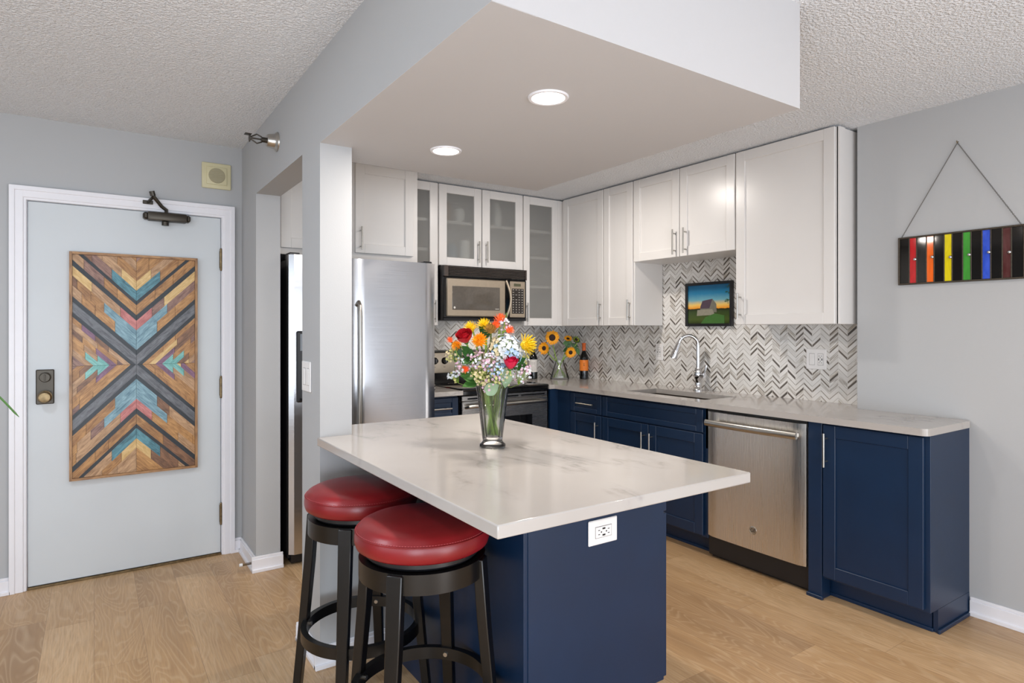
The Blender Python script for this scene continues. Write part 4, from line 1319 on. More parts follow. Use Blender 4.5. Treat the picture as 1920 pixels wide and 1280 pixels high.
mb = MB(); mb.lathe([(0.041, 0), (0.043, 0.003), (0.043, 0.030), (0.0, 0.030)], (1.965, 3.96, CT), 28); mb.build('tin_body', 'black_plastic', tn)
mb = MB(); mb.lathe([(0.0435, 0.030), (0.044, 0.036), (0.040, 0.039), (0.0, 0.039)], (1.965, 3.96, CT), 28); mb.build('lid', 'nickel', tn)
mb = MB()
for k in range(5):
    a = math.radians(-88 + k * 9)
    mb.box(1.965 + 0.0434 * math.cos(a) - 0.0022, 1.965 + 0.0434 * math.cos(a) + 0.0022, 3.96 + 0.0434 * math.sin(a) - 0.001, 3.96 + 0.0434 * math.sin(a) + 0.001, CT + 0.012, CT + 0.020)
mb.build('lettering', 'print_white', tn, smooth=0)

# ------------------------------------------------------------------ island
isl = thing('kitchen_island', 'navy island base with a flat end panel under the large white quartz top', 'kitchen island', (1.32, 1.96, 0))
IX0, IX1, IY0, IY1 = 1.027, 1.612, 1.461, COL_Y0 - 0.001
F_I = Face('y', IY0); F_IX = Face('X', IX1)
mb = MB(); mb.box(IX0, IX1, IY0, IY1, 0.15, CB, 0.0015); mb.box(IX0, IX1 - 0.075, IY0, IY1, 0, 0.151)
mb.build('carcass', 'navy', isl)
mb = MB(); F_I.box(mb, IX0 + 0.014, IX1 - 0.018, 0, 0.004, 0.168, CB - 0.002, 0.001); F_I.box(mb, IX0, IX1 - 0.08, 0, 0.010, 0, 0.018, 0.002)
mb.build('end_panel', 'navy', isl)
for k in range(2):
    y0 = IY0 + 0.006 + k * 0.497
    shaker(F_IX, y0, y0 + 0.49, 0.155, 0.715, 'navy', isl)
    d_ = shaker(F_IX, y0, y0 + 0.49, 0.722, 0.872, 'navy', isl, 'drawer', rail=0.034)
o = MB().prism([(0.733, 1.142), (1.638, 1.142), (1.638, 2.722), (XB1 + 0.001, 2.722), (XB1 + 0.001, COL_Y0 - 0.001), (0.733, COL_Y0 - 0.001)], CB, CT).build('island_countertop', 'quartz')
bevel_mod(o, 0.0035)
tag(o, 'large white veined quartz island countertop carrying the flower vase', 'countertop')
rocker_plate('power_outlet', Face('y', IY0 - 0.004), 1.266, 1.386, 0.672, 0.750, 'white horizontal power outlet with USB ports on the navy island end panel', 'outlet',
             [('socket', 1.292, 1.360, 0.693, 0.729)])
F_K = Face('x', XK - 0.008)
rocker_plate('power_outlet', F_K, 1.993, 2.119, 1.105, 1.227, 'white switch and outlet plate on the chevron tile near the right end of the counter', 'outlet',
             [('rocker', 2.065, 2.098, 1.130, 1.200), ('socket', 2.012, 2.046, 1.130, 1.200)])
rocker_plate('power_outlet', F_K, 3.262, 3.338, 1.108, 1.235, 'white single outlet on the chevron tile left of the faucet', 'outlet',
             [('socket', 3.284, 3.317, 1.135, 1.205)])

# ------------------------------------------------------------------ bar stools
SUP = 0.017
def make_stool(label):
    t = thing('bar_stool', label, 'bar stool', (0, 0, 0), 'red and black swivel bar stools at the island')
    R_S = 0.198
    mb = MB()
    prof = [(r0, z0 + SUP) for r0, z0 in [(0.0001, 0.690), (0.150, 0.690), (0.182, 0.692), (0.194, 0.700), (0.1985, 0.714), (0.1985, 0.728), (0.1965, 0.740), (0.1955, 0.7425), (0.1935, 0.7445), (0.186, 0.756), (0.170, 0.764), (0.14, 0.769), (0.09, 0.772), (0.0001, 0.773)]]
    mb.lathe(prof, (0, 0, 0), 64)
    st = mb.build('seat', 'red_leather', t, smooth=60)
    mb = MB()
    mb.tube([(0.196 * math.cos(a), 0.196 * math.sin(a), 0.7428 + SUP) for a in [2 * PI * i / 64 for i in range(64)]], 0.0016, 6, closed=True)
    mb.build('piping', 'red_leather', st)
    mb = MB()
    for i in range(150):
        a = 2 * PI * i / 150
        c_, s_ = math.cos(a), math.sin(a)
        p = Vector((0.1935 * c_, 0.1935 * s_, 0.7475 + SUP)); tdir = Vector((-s_, c_, 0))
        mb.tube([p - tdir * 0.0024, p + tdir * 0.0024], 0.0007, 4)
    mb.build('stitching', 'stitch', st, stuff=True)
    mb = MB()
    mb.lathe([(0.0001, 0.685), (0.16, 0.685), (0.168, 0.693), (0.168, 0.707), (0.0001, 0.707)], (0, 0, 0), 40)
    mb.build('swivel_plate', 'black_plastic', t)
    mb = MB()
    mb.lathe([(0.166, 0.629), (0.186, 0.629), (0.186, 0.685), (0.166, 0.685)], (0, 0, 0), 64, closed=True)
    mb.lathe([(0.0001, 0.672), (0.167, 0.672), (0.167, 0.681), (0.0001, 0.681)], (0, 0, 0), 40)
    mb.build('seat_ring', 'stool_black', t)
    for k in range(4):
        a = PI / 2 * k
        ca, sa = math.cos(a), math.sin(a)
        mb = MB()
        lv = []
        for (rad, z, wt, dp) in ((0.179, 0.683, 0.046, 0.030), (0.192, 0.50, 0.042, 0.031), (0.216, 0.25, 0.036, 0.030), (0.242, 0.0, 0.032, 0.028)):
            for q, r2 in ((-1, rad - dp / 2), (1, rad - dp / 2), (1, rad + dp / 2), (-1, rad + dp / 2)):
                lv.append((r2 * ca - q * wt / 2 * sa, r2 * sa + q * wt / 2 * ca, z))
        fs = []
        for i in range(3):
            for j in range(4):
                fs.append((i * 4 + j, i * 4 + (j + 1) % 4, i * 4 + 4 + (j + 1) % 4, i * 4 + 4 + j))
        fs += [(0, 1, 2, 3), (15, 14, 13, 12)]
        mb.add(lv, fs)
        bevel_mod(mb.build('leg', 'stool_black', t, smooth=30), 0.003)
    mb = MB()
    mb.lathe([(0.190, 0.262), (0.210, 0.262), (0.210, 0.300), (0.190, 0.300)], (0, 0, 0), 64, closed=True)
    fr_ = mb.build('foot_ring', 'stool_black', t)
    for k in range(4):
        a = PI / 2 * k
        mb = MB(); rr = 0.190
        mb.tube([(rr * math.cos(a), rr * math.sin(a), 0.281), ((rr - 0.006) * math.cos(a), (rr - 0.006) * math.sin(a), 0.281)], 0.007, 10)
        mb.build('bolt', 'nickel', fr_)
    return t
def copy_tree(o, parent=None):
    c = o.copy(); COL.objects.link(c); c.parent = parent
    for ch in list(o.children):
        copy_tree(ch, c)
    return c
s1 = make_stool('red-cushioned black bar stool nearest the camera, in front of the navy island')
s2 = copy_tree(s1)
s2['label'] = 'red-cushioned black bar stool further back, next to the white column'
s1.location = (0.812, 1.679, 0); s1.rotation_euler.z = math.radians(41)
s2.location = (0.801, 2.154, 0); s2.rotation_euler.z = math.radians(53)

# ------------------------------------------------------------------ framed picture on the tile
F_P = Face('x', XK - 0.009)
pc = thing('framed_photo', 'small black-framed sunset photo of a grey barn hung on the chevron tile above the faucet', 'picture', F_P.p(2.833, 0, 1.366))
P0, P1, Z0, Z1 = 2.634, 3.032, 1.366, 1.676
mb = MB(); t_ = 0.019
for b in ((P0, P0 + t_, Z0, Z1), (P1 - t_, P1, Z0, Z1), (P0 + t_, P1 - t_, Z0, Z0 + t_), (P0 + t_, P1 - t_, Z1 - t_, Z1)):
    F_P.box(mb, b[0], b[1], 0, 0.024, b[2], b[3], 0.001)
mb.build('frame', 'black_plastic', pc)
mb = MB(); F_P.box(mb, P0 + t_ - 0.002, P1 - t_ + 0.002, 0.0, 0.012, Z0 + t_ - 0.002, Z1 - t_ + 0.002); pr = mb.build('photo_print', 'photo_print', pc, smooth=0)
def flatpoly(pts, n0, m_, name):
    mb = MB()
    k = len(pts)
    vs = [F_P.p(a, n0, z) for a, z in pts] + [F_P.p(a, n0 - 0.001, z) for a, z in pts]
    mb.add(vs, [tuple(range(k))] + [(i, (i + 1) % k, k + (i + 1) % k, k + i) for i in range(k)])
    return mb.build(name, m_, pr, smooth=0)
flatpoly([(2.905, 1.472), (2.905, 1.505), (2.885, 1.545), (2.80, 1.557), (2.768, 1.52), (2.765, 1.462)], 0.0128, 'barn_side', 'printed_barn')
flatpoly([(2.905, 1.492), (2.886, 1.545), (2.80, 1.558), (2.826, 1.492)], 0.0134, 'barn_roof', 'printed_roof')
flatpoly([(2.935, 1.44), (2.93, 1.482), (2.80, 1.486), (2.78, 1.445)], 0.0131, 'barn_wall', 'printed_wall')

mb = MB()
rp = random.Random(5)
for a_, z_, L_ in ((2.655, 1.64, 0.05), (2.66, 1.60, 0.045), (2.655, 1.55, 0.04), (2.67, 1.535, 0.03)):
    for k in range(7):
        q = Vector(F_P.p(a_ + 0.004 * k, 0.0125, z_ + 0.004 * rp.uniform(-1, 1)))
        mb.petal(q, Vector((0, rp.uniform(-0.2, 1), rp.uniform(-1, 0.6))), (-1, 0, 0), 0.016, 0.004, 0.0, seg=2)
mb.build('printed_branches', 'leaf_dark', pr, smooth=0)
flatpoly([(2.70, 1.385), (2.70, 1.44), (2.78, 1.455), (2.86, 1.43), (2.90, 1.385)], 0.0136, 'leaf_green', 'printed_bushes')

# ------------------------------------------------------------------ stained glass hanging on the right wall
F_W = Face('x', XR)
ga = thing('stained_glass_panel', 'long stained glass panel of rainbow and black strips hung by a chain on the wall', 'wall art', F_W.p(1.262, 0, 1.566))
G0, G1, GZ0, GZ1 = 1.000, 1.524, 1.570, 1.812
mb = MB(); e = 0.008
for b in ((G0, G0 + e, GZ0, GZ1), (G1 - e, G1, GZ0, GZ1), (G0 + e, G1 - e, GZ0, GZ0 + e), (G0 + e, G1 - e, GZ1 - e, GZ1)):
    F_W.box(mb, b[0], b[1], 0.002, 0.014, b[2], b[3], 0.001)
mb.build('lead_frame', 'lead', ga)
cols = ['red', 'orange', 'yellow', 'green', 'blue', 'maroon']
inner = (G1 - e) - (G0 + e)
cw = 0.034; bw = (inner - 6 * cw) / 7
a = G1 - e
for k in range(13):
    wd = bw if k % 2 == 0 else cw
    m_ = 'art_glass_black' if k % 2 == 0 else 'art_glass_' + cols[k // 2]
    mb = MB(); F_W.box(mb, a - wd + 0.0015, a - 0.0015, 0.004, 0.010, GZ0 + e, GZ1 - e, 0.0008)
    mb.build('glass_strip', m_, ga, label=('black' if k % 2 == 0 else cols[k // 2]) + ' glass strip')
    if k:
        mb = MB(); F_W.box(mb, a - 0.0025, a + 0.0025, 0.003, 0.0125, GZ0 + e, GZ1 - e, 0.001); mb.build('lead_line', 'lead', ga)
    if k % 2:
        q = 1.700 - 0.004 * (k % 3)
        mb = MB(); mb.ball(F_W.p(a - wd + 0.006, 0.014, q), 0.008, '', 14, 8)
        mb.build('glass_bead', 'chrome', ga)
    a -= wd
mb = MB()
apex = Vector(F_W.p(1.262, 0.010, 2.236))
for ey in (G0 + 0.015, G1 - 0.015):
    A, B = apex, Vector(F_W.p(ey, 0.010, GZ1 - 0.002))
    L = (B - A).length; nl = int(L / 0.0062); d_ = (B - A).normalized()
    for i in range(nl):
        c_ = A + (B - A) * ((i + 0.5) / nl)
        s_ = d_.cross(Vector((1, 0, 0))) if i % 2 else Vector((1, 0, 0))
        s_ = s_.normalized() * 0.0022
        mb.tube([c_ - d_ * 0.0038, c_ - d_ * 0.002 + s_, c_ + d_ * 0.002 + s_, c_ + d_ * 0.0038, c_ + d_ * 0.002 - s_, c_ - d_ * 0.002 - s_], 0.0008, 4, closed=True)
mb.build('chain', 'lead', ga)
mb = MB(); mb.tube([F_W.p(1.262, 0, 2.242), F_W.p(1.262, 0.014, 2.236), F_W.p(1.262, 0.017, 2.245)], 0.0022, 8)
mb.build('hook', 'brass_aged', ga)

# ------------------------------------------------------------------ wine bottles
def wine(label, x, y, lab_m, foil_m, H, band):
    t = thing('wine_bottle', label, 'bottle', (x, y, CT))
    s_ = H / 0.31
    mb = MB(); mb.lathe([(0.034, 0), (0.0375, 0.004), (0.0375, 0.18 * s_), (0.034, 0.200 * s_), (0.022, 0.222 * s_), (0.0155, 0.24 * s_), (0.0145, 0.30 * s_), (0.016, 0.302 * s_), (0.016, H), (0.0, H)], (x, y, CT), 28)
    mb.build('bottle_glass', 'black_gloss', t)
    mb = MB(); mb.lathe([(0.0378, band[0]), (0.0382, band[0]), (0.0382, band[1]), (0.0378, band[1])], (x, y, CT), 28, closed=True)
    lb = mb.build('paper_label', lab_m, t)
    mb = MB(); mb.lathe([(0.0150, 0.245 * s_), (0.0162, 0.245 * s_), (0.0158, 0.30 * s_), (0.0168, 0.302 * s_), (0.0168, H + 0.001), (0.0, H + 0.001)], (x, y, CT), 20)
    mb.build('capsule', foil_m, t)
    return t, lb
b1, l1 = wine('dark wine bottle with a white label left of the sunflowers', 3.165, 4.360, 'label_white', 'black_plastic', 0.300, (0.060, 0.168))
b2, l2 = wine('dark wine bottle with orange label and orange neck foil right of the sunflowers', 3.520, 4.100, 'label_orange', 'foil_orange', 0.310, (0.072, 0.165))
def label_marks(parent, x, y, rows, m_, toward):
    mb = MB()
    for (z, wd, hh_) in rows:
        k = max(2, int(wd / 0.007))
        for i in range(k):
            a = toward + (i - (k - 1) / 2) * 0.18
            c_ = (x + 0.0384 * math.cos(a), y + 0.0384 * math.sin(a), z)
            mb.box(c_[0] - 0.002, c_[0] + 0.002, c_[1] - 0.0012, c_[1] + 0.0008, z - hh_, z + hh_)
    mb.build('label_print', m_, parent, smooth=0)
label_marks(l1, 3.165, 4.360, [(1.055, 0.035, 0.0015), (1.044, 0.04, 0.001), (1.01, 0.028, 0.001), (0.995, 0.035, 0.001)], 'ink', math.radians(-125))
label_marks(l2, 3.520, 4.100, [(1.052, 0.02, 0.004), (1.036, 0.014, 0.007), (1.01, 0.035, 0.0012)], 'gold_print', math.radians(-130))

# ------------------------------------------------------------------ flowers
VR = Vector((math.cos(YAW), -math.sin(YAW), 0)); VT = Vector((-math.sin(YAW), -math.cos(YAW), 0)); VU = Vector((0, 0, 1))
def basis(nv):
    nv = Vector(nv).normalized()
    a = nv.cross(VU)
    a = a.normalized() if a.length > 1e-3 else Vector((1, 0, 0))
    return nv, a, a.cross(nv).normalized()
def daisy(parent, c, nv, R_, m_pet, m_disc, disc=0.4, n_pet=18, rows=2, cup=0.15, wide=0.3, squash=0.0, rnd=None):
    rnd = rnd or random.Random(3)
    nv, a, b = basis(nv)
    mb = MB()
    for rr in range(rows):
        for i in range(n_pet):
            th = 2 * PI * (i + 0.5 * rr) / n_pet + rnd.uniform(-0.08, 0.08)
            d_ = a * math.cos(th) + b * math.sin(th)
            L = R_ * (1 - disc * 0.8) * (1 - 0.18 * rr) * rnd.uniform(0.88, 1.08)
            mb.petal(Vector(c) + d_ * R_ * disc * 0.75 + nv * (0.002 + 0.003 * rr), d_ + nv * rnd.uniform(0.0, 0.25), nv, L, R_ * wide, cup, seg=3)
    o = mb.build('petals', m_pet, parent, smooth=0)
    if m_disc:
        mb = MB()
        mb.ball(c, R_ * disc, '', 16, 8)
        for i in range(len(mb.v)):
            d_ = mb.v[i] - Vector(c)
            h = d_.dot(nv)
            mb.v[i] = Vector(c) + (d_ - nv * h) + nv * (h * 0.35 + 0.004)
        mb.build('flower_disc', m_disc, parent)
    return o
def pompom(parent, c, nv, R_, m_, rnd, n_=60, up=0.35):
    """many narrow petals pointing all ways out of the upper half: a chrysanthemum"""
    nv, a, b = basis(nv)
    mb = MB()
    for i in range(n_):
        t = (i + 0.5) / n_
        ph = math.acos(1 - t * 1.25)
        th = i * 2.39996
        d_ = (a * math.cos(th) + b * math.sin(th)) * math.sin(ph) + nv * math.cos(ph)
        sd = d_.cross(nv)
        nn = d_.cross(sd) if sd.length > 0.05 else a
        mb.petal(Vector(c) + d_ * R_ * 0.25, d_, -nn if nn.dot(nv) < 0 else nn, R_ * 0.78 * rnd.uniform(0.85, 1.1), R_ * 0.22, up, seg=2)
    mb.ball(c, R_ * 0.42, '', 10, 6)
    return mb.build('petals', m_, parent, smooth=0)
def rose(parent, c, nv, R_, H, m_, rnd):
    nv, a, b = basis(nv)
    mb = MB()
    for layer, (rr, hh_, n_p, op) in enumerate(((0.34, 0.98, 3, 0.0), (0.56, 1.0, 4, 0.05), (0.78, 0.97, 5, 0.14), (1.0, 0.86, 5, 0.32))):
        for i in range(n_p):
            th0 = 2 * PI * i / n_p + layer * 0.7
            span = 2 * PI / n_p * 1.25
            rows_, cols_ = 5, 6
            vs = []
            for r in range(rows_):
                t = r / (rows_ - 1)
                rad = R_ * rr * (0.30 + 0.70 * math.sin(PI * 0.5 * min(1, t * 1.5)) + op * max(0, t - 0.6) * 1.6)
                for q in range(cols_):
                    s_ = q / (cols_ - 1)
                    th = th0 + (s_ - 0.5) * span
                    edge = (2 * s_ - 1) ** 2
                    hz2 = H * hh_ * t * (1 - 0.16 * edge * t)
                    rr2 = rad * (1 - 0.08 * (1 - s_))
                    vs.append(Vector(c) + (a * math.cos(th) + b * math.sin(th)) * rr2 + nv * hz2)
            fs = [(r * cols_ + q, r * cols_ + q + 1, (r + 1) * cols_ + q + 1, (r + 1) * cols_ + q) for r in range(rows_ - 1) for q in range(cols_ - 1)]
            mb.add(vs, fs)
    o = mb.build('petals', m_, parent, smooth=80)
    mb = MB()
    for i in range(5):
        th = 2 * PI * i / 5
        d_ = a * math.cos(th) + b * math.sin(th)
        mb.petal(Vector(c) + d_ * R_ * 0.2, d_ * 0.8 + nv * 0.6, d_ - nv * 0.3, R_ * 0.9, R_ * 0.35, -0.2)
    mb.ball(Vector(c) - nv * 0.002, R_ * 0.33, '', 10, 6)
    mb.build('sepals', 'leaf_green', parent)
    return o
def stem(parent, pts, r, m_='stem_green', name='stem'):
    P = [Vector(p) for p in pts]
    # smooth the path
    out = []
    for i in range(len(P) - 1):
        p0 = P[max(0, i - 1)]; p1 = P[i]; p2 = P[i + 1]; p3 = P[min(len(P) - 1, i + 2)]
        for k in range(5):
            t = k / 5
            out.append(0.5 * ((2 * p1) + (p2 - p0) * t + (2 * p0 - 5 * p1 + 4 * p2 - p3) * t * t + (3 * p1 - p0 - 3 * p2 + p3) * t ** 3))
    out.append(P[-1])
    mb = MB(); mb.tube(out, r, 7)
    return mb.build(name, m_, parent)
def leaf(parent, c, d_, nv, L, W, m_, cup=0.1):
    mb = MB(); mb.petal(c, d_, nv, L, W, cup, seg=7)
    o = mb.build('leaf', m_, parent, smooth=80)
    return o

# sunflowers in their flask vase near the kitchen corner
SV = Vector((3.335, 4.205, CT))
mb = MB()
k_ = 0.07
outer = [(0.078, 0.0), (0.082, 0.006), (0.076, 0.03), (0.056, 0.09), (0.042, 0.13), (0.036, 0.15), (0.040, 0.165)]
inn = [(r - 0.004, h + (0.008 if i == 0 else 0)) for i, (r, h) in enumerate(outer)]
inn = [(0.0001, 0.010), (0.072, 0.010)] + inn[2:]
def ring_vs(prof):
    return prof
mb.lathe([(0.0001, 0.0)] + outer + inn[::-1], SV, 36, sy=0.55)
mb.origin = SV
R3 = Matrix.Translation(SV) @ Matrix.Rotation(-YAW, 4, 'Z') @ Matrix.Translation(-SV)
mb.v = [R3 @ v for v in mb.v]
tag(mb.build('glass_vase', 'clear_glass', smooth=50), 'small flat clear glass flask vase holding the sunflowers', 'vase')
mb = MB(); mb.lathe([(0.0001, 0.0105), (0.0715, 0.0105), (0.0715, 0.031), (0.0515, 0.09), (0.0505, 0.092), (0.0001, 0.092)], SV, 30, sy=0.54)
mb.v = [R3 @ v for v in mb.v]
wt = mb.build('vase_water', 'water', smooth=50); tag(wt, 'clear water inside the flask vase of sunflowers', 'water'); wt['kind'] = 'stuff'
rs = random.Random(4)
def sfp(r, t, z):
    return SV + VR * r + VT * t + VU * z
suns = [('largest sunflower at the top left of the small flask vase', (-0.068, 0.05, 0.358), (0.05, 1, 0.08), 0.068, 'petal_gold', 0.45, 0.055),
        ('tilted sunflower low on the left of the small flask vase', (-0.135, 0.06, 0.268), (-0.55, 0.9, 0.0), 0.058, 'petal_gold', 0.38, 0.035),
        ('small sunflower facing up in the middle of the flask vase', (0.070, 0.02, 0.345), (0.1, 0.55, 0.65), 0.040, 'petal_gold', 0.40, -0.03),
        ('sunflower low on the right of the small flask vase', (0.088, 0.06, 0.232), (0.15, 1, -0.05), 0.052, 'petal_gold', 0.38, -0.05)]
for lab, (r, t_, z), (nr, nt, nz), R_, mp, dsc, foot in suns:
    t = thing('sunflower', lab, 'sunflower', sfp(foot, 0, 0.012), 'sunflowers in the flask vase')
    c = sfp(r, t_, z); nv = VR * nr + VT * nt + VU * nz
    daisy(t, c, nv, R_, mp, 'seed_brown', dsc, 19, 2, 0.12, 0.32, rnd=rs)
    nv = nv.normalized()
    stem(t, [sfp(foot, 0, 0.014), sfp(-foot * 0.25, 0.0, 0.13), sfp(r * 0.45, t_ * 0.3 - 0.01, 0.18), c - nv * 0.03 - VU * 0.02, c - nv * 0.004], 0.0042, 'stem_green')
    for i in range(3):
        th = rs.uniform(0, 6.28)
        d_ = VR * math.cos(th) + VU * (math.sin(th) * 0.6 - 0.4)
        leaf(t, c - nv * 0.012 - VU * 0.01, d_, VT, 0.05, 0.032, 'leaf_green', -0.1)
t = thing('sunflower', 'half-open green sunflower at the far right of the flask vase', 'sunflower', sfp(-0.03, -0.005, 0.012), 'sunflowers in the flask vase')
c = sfp(0.140, 0.02, 0.338)
daisy(t, c, VR * 0.2 + VT * 0.7 + VU * 0.5, 0.028, 'petal_yellow', 'seed_brown', 0.5, 12, 1, 0.3, 0.3, rnd=rs)
daisy(t, c - VU * 0.004, VR * 0.2 + VT * 0.7 + VU * 0.5, 0.042, 'leaf_green', None, 0.35, 12, 2, 0.2, 0.3, rnd=rs)
stem(t, [sfp(-0.03, -0.005, 0.014), sfp(0.01, -0.005, 0.13), sfp(0.06, 0, 0.2), c - VU * 0.04, c - VU * 0.004], 0.0038)
for (r, z, dr, dz) in ((0.12, 0.30, 0.3, -1), (0.09, 0.30, -0.5, -0.6), (0.10, 0.30, 0.9, -0.3), (0.145, 0.27, 0.3, -1.0), (0.08, 0.27, -0.8, -0.5)):
    leaf(t, sfp(r, 0.015, z), VR * dr + VU * dz, VT, 0.065, 0.036, 'leaf_dark' if dz > -0.8 else 'leaf_green')

# the large bouquet on the island
BV = Vector((1.205, 1.912, CT))
prof_o = [(0.044, 0.0), (0.0475, 0.004), (0.0475, 0.012), (0.040, 0.018), (0.0355, 0.026), (0.037, 0.035), (0.041, 0.07), (0.047, 0.12), (0.051, 0.16), (0.056, 0.20), (0.063, 0.235), (0.070, 0.254)]
prof_i = [(0.0675, 0.254), (0.0600, 0.235), (0.0530, 0.20), (0.048, 0.16), (0.044, 0.12), (0.038, 0.07), (0.033, 0.040), (0.0001, 0.034)]
mb = MB()
mb.lathe([(0.0001, 0.0)] + prof_o + prof_i, BV, 48)
for i, v in enumerate(mb.v):     # soft vertical flutes
    d_ = Vector((v.x - BV.x, v.y - BV.y, 0)); r = d_.length
    h = v.z - BV.z
    if r > 0.02 and 0.03 < h < 0.25:
        kk = 1 + 0.018 * math.cos(12 * math.atan2(d_.y, d_.x))
        v.x = BV.x + d_.x * kk; v.y = BV.y + d_.y * kk
tag(mb.build('glass_vase', 'clear_glass', smooth=60), 'tall flared clear glass vase on the island countertop', 'vase')
mb = MB(); mb.lathe([(0.0001, 0.0345), (0.0325, 0.0405), (0.0373, 0.07), (0.0431, 0.12), (0.0468, 0.155), (0.0001, 0.155)], BV, 40)
wt = mb.build('vase_water', 'water', smooth=60); tag(wt, 'water filling the lower part of the tall island vase', 'water'); wt['kind'] = 'stuff'
def bp(r, t, z):
    return BV + VR * r + VT * t + VU * z
rs = random.Random(12)
used_feet = []
def bstem(t, c, nv, rad=0.0022, m_='stem_green', k=None):
    """from a spot on the vase floor, leaning across and out of the rim to the flower"""
    off = c - BV
    hr = Vector((off.x, off.y, 0))
    d_ = hr.normalized() if hr.length > 0.01 else VR
    jit = VR * rs.uniform(-0.014, 0.014) + VT * rs.uniform(-0.014, 0.014)
    foot = BV - d_ * rs.uniform(0.006, 0.018) + jit * 0.7 + VU * 0.044
    neck = BV + d_ * min(0.032, hr.length * 0.45) + jit * 0.9 + VU * 0.21
    stem(t, [foot, neck, c - nv.normalized() * 0.035 if (c - neck).length > 0.09 else (c + neck) / 2, c], rad, m_)
def bloom_thing(name, lab, cat, pos, nv, group=None):
    c = bp(*pos)
    nvv = (VR * nv[0] + VT * nv[1] + VU * nv[2])
    t = thing(name, lab, cat, c, group)
    bstem(t, c - nvv.normalized() * 0.004, nvv, 0.0032, rs.choice(['stem_green', 'stem_green', 'stem_dark']))
    return t, c, nvv
MX = 0.001946
def at(u, v):          # offsets measured at the vase's own distance, in metres
    return (u - 915) * MX, (840 - v) * MX

t, c, nv = bloom_thing('rose', 'red rose high on the left of the bouquet', 'rose', (-0.092, 0.055, 0.385), (-0.2, 0.6, 0.75)); rose(t, c, nv, 0.026, 0.048, 'petal_red', rs)
t, c, nv = bloom_thing('rose', 'bright pink rose low on the right of the bouquet', 'rose', (0.064, 0.085, 0.292), (0.12, 0.35, 0.93)); rose(t, c, nv, 0.0225, 0.044, 'petal_pink', rs)
G = 'chrysanthemums in the island bouquet'
for lab, pos, nv, R_, m_ in (
        ('yellow-green chrysanthemum at the top left of the bouquet', (-0.078, 0.0, 0.430), (-0.35, 0.25, 0.9), 0.030, 'petal_yellow'),
        ('yellow-green chrysanthemum at the top of the bouquet', (-0.030, 0.01, 0.440), (-0.1, 0.4, 0.9), 0.030, 'petal_yellow'),
        ('golden chrysanthemum beside the red rose', (-0.043, 0.06, 0.388), (-0.1, 0.8, 0.5), 0.030, 'petal_gold'),
        ('yellow chrysanthemum on the right edge of the bouquet', (0.118, 0.03, 0.372), (0.9, 0.35, 0.3), 0.042, 'petal_yellow'),
        ('golden flower at the far left of the bouquet', (-0.125, 0.03, 0.370), (-0.5, 0.6, 0.4), 0.022, 'petal_gold'),
        ('bronze half-open chrysanthemum at the top of the bouquet', (-0.005, 0.045, 0.425), (0, 0.5, 0.85), 0.026, 'petal_bronze')):
    t, c, nvv = bloom_thing('chrysanthemum', lab, 'flower', pos, nv, G); pompom(t, c, nvv, R_, m_, rs, 70)
G = 'orange flowers in the island bouquet'
for lab, pos, nv, R_ in (
        ('orange flower highest in the bouquet', (0.028, 0.015, 0.462), (0.1, 0.4, 0.9), 0.026),
        ('orange flower below the highest orange one', (0.015, 0.03, 0.442), (-0.3, 0.7, 0.6), 0.020),
        ('orange flower right of the hydrangea top', (0.058, 0.035, 0.425), (0.6, 0.5, 0.6), 0.021),
        ('orange bud reaching furthest left in the bouquet', (-0.150, 0.02, 0.388), (-0.5, 0.2, 0.8), 0.016),
        ('orange flower hidden low left among white blossoms', (-0.092, 0.075, 0.288), (-0.2, 0.9, 0.3), 0.016)):
    t, c, nvv = bloom_thing('orange_flower', lab, 'flower', pos, nv, G); pompom(t, c, nvv, R_, 'petal_orange', rs, 40, 0.5)
# hydrangea head: a dome of four-petalled florets
t, c, nv = bloom_thing('hydrangea', 'large white and pale blue hydrangea head in the middle of the bouquet', 'hydrangea', (0.045, 0.035, 0.350), (0.1, 0.5, 0.8))
mbw, mbb, mbc = MB(), MB(), MB()
for i in range(130):
    t_ = (i + 0.5) / 130
    ph = math.acos(1 - 1.5 * t_); th = i * 2.39996
    nvn, a_, b_ = basis(VT * 0.6 + VU * 0.8 + VR * 0.1)
    d_ = (a_ * math.cos(th) + b_ * math.sin(th)) * math.sin(ph) + nvn * math.cos(ph)
    p = c + d_ * 0.056 * rs.uniform(0.9, 1.12)
    low = (p.z - c.z) < 0.0 and d_.dot(VR) > -0.2
    tgt = mbb if (low and rs.random() < 0.75) or rs.random() < 0.08 else (mbc if d_.dot(VR) < -0.35 else mbw)
    n2, a2, b2 = basis(d_ + Vector((rs.uniform(-.3, .3), rs.uniform(-.3, .3), rs.uniform(-.3, .3))))
    ro = rs.uniform(0, 1.57)
    for q in range(4):
        an = ro + q * PI / 2
        tgt.petal(p, a2 * math.cos(an) + b2 * math.sin(an), n2, 0.0105, 0.0105, 0.15, seg=3)
mbw.build('white_florets', 'petal_white', t, smooth=0); mbb.build('blue_florets', 'petal_blue', t, smooth=0); mbc.build('cream_florets', 'petal_cream', t, smooth=0)
mb = MB(); mb.ball(c, 0.047, '', 14, 8); mb.build('flower_core', 'leaf_euca', t)

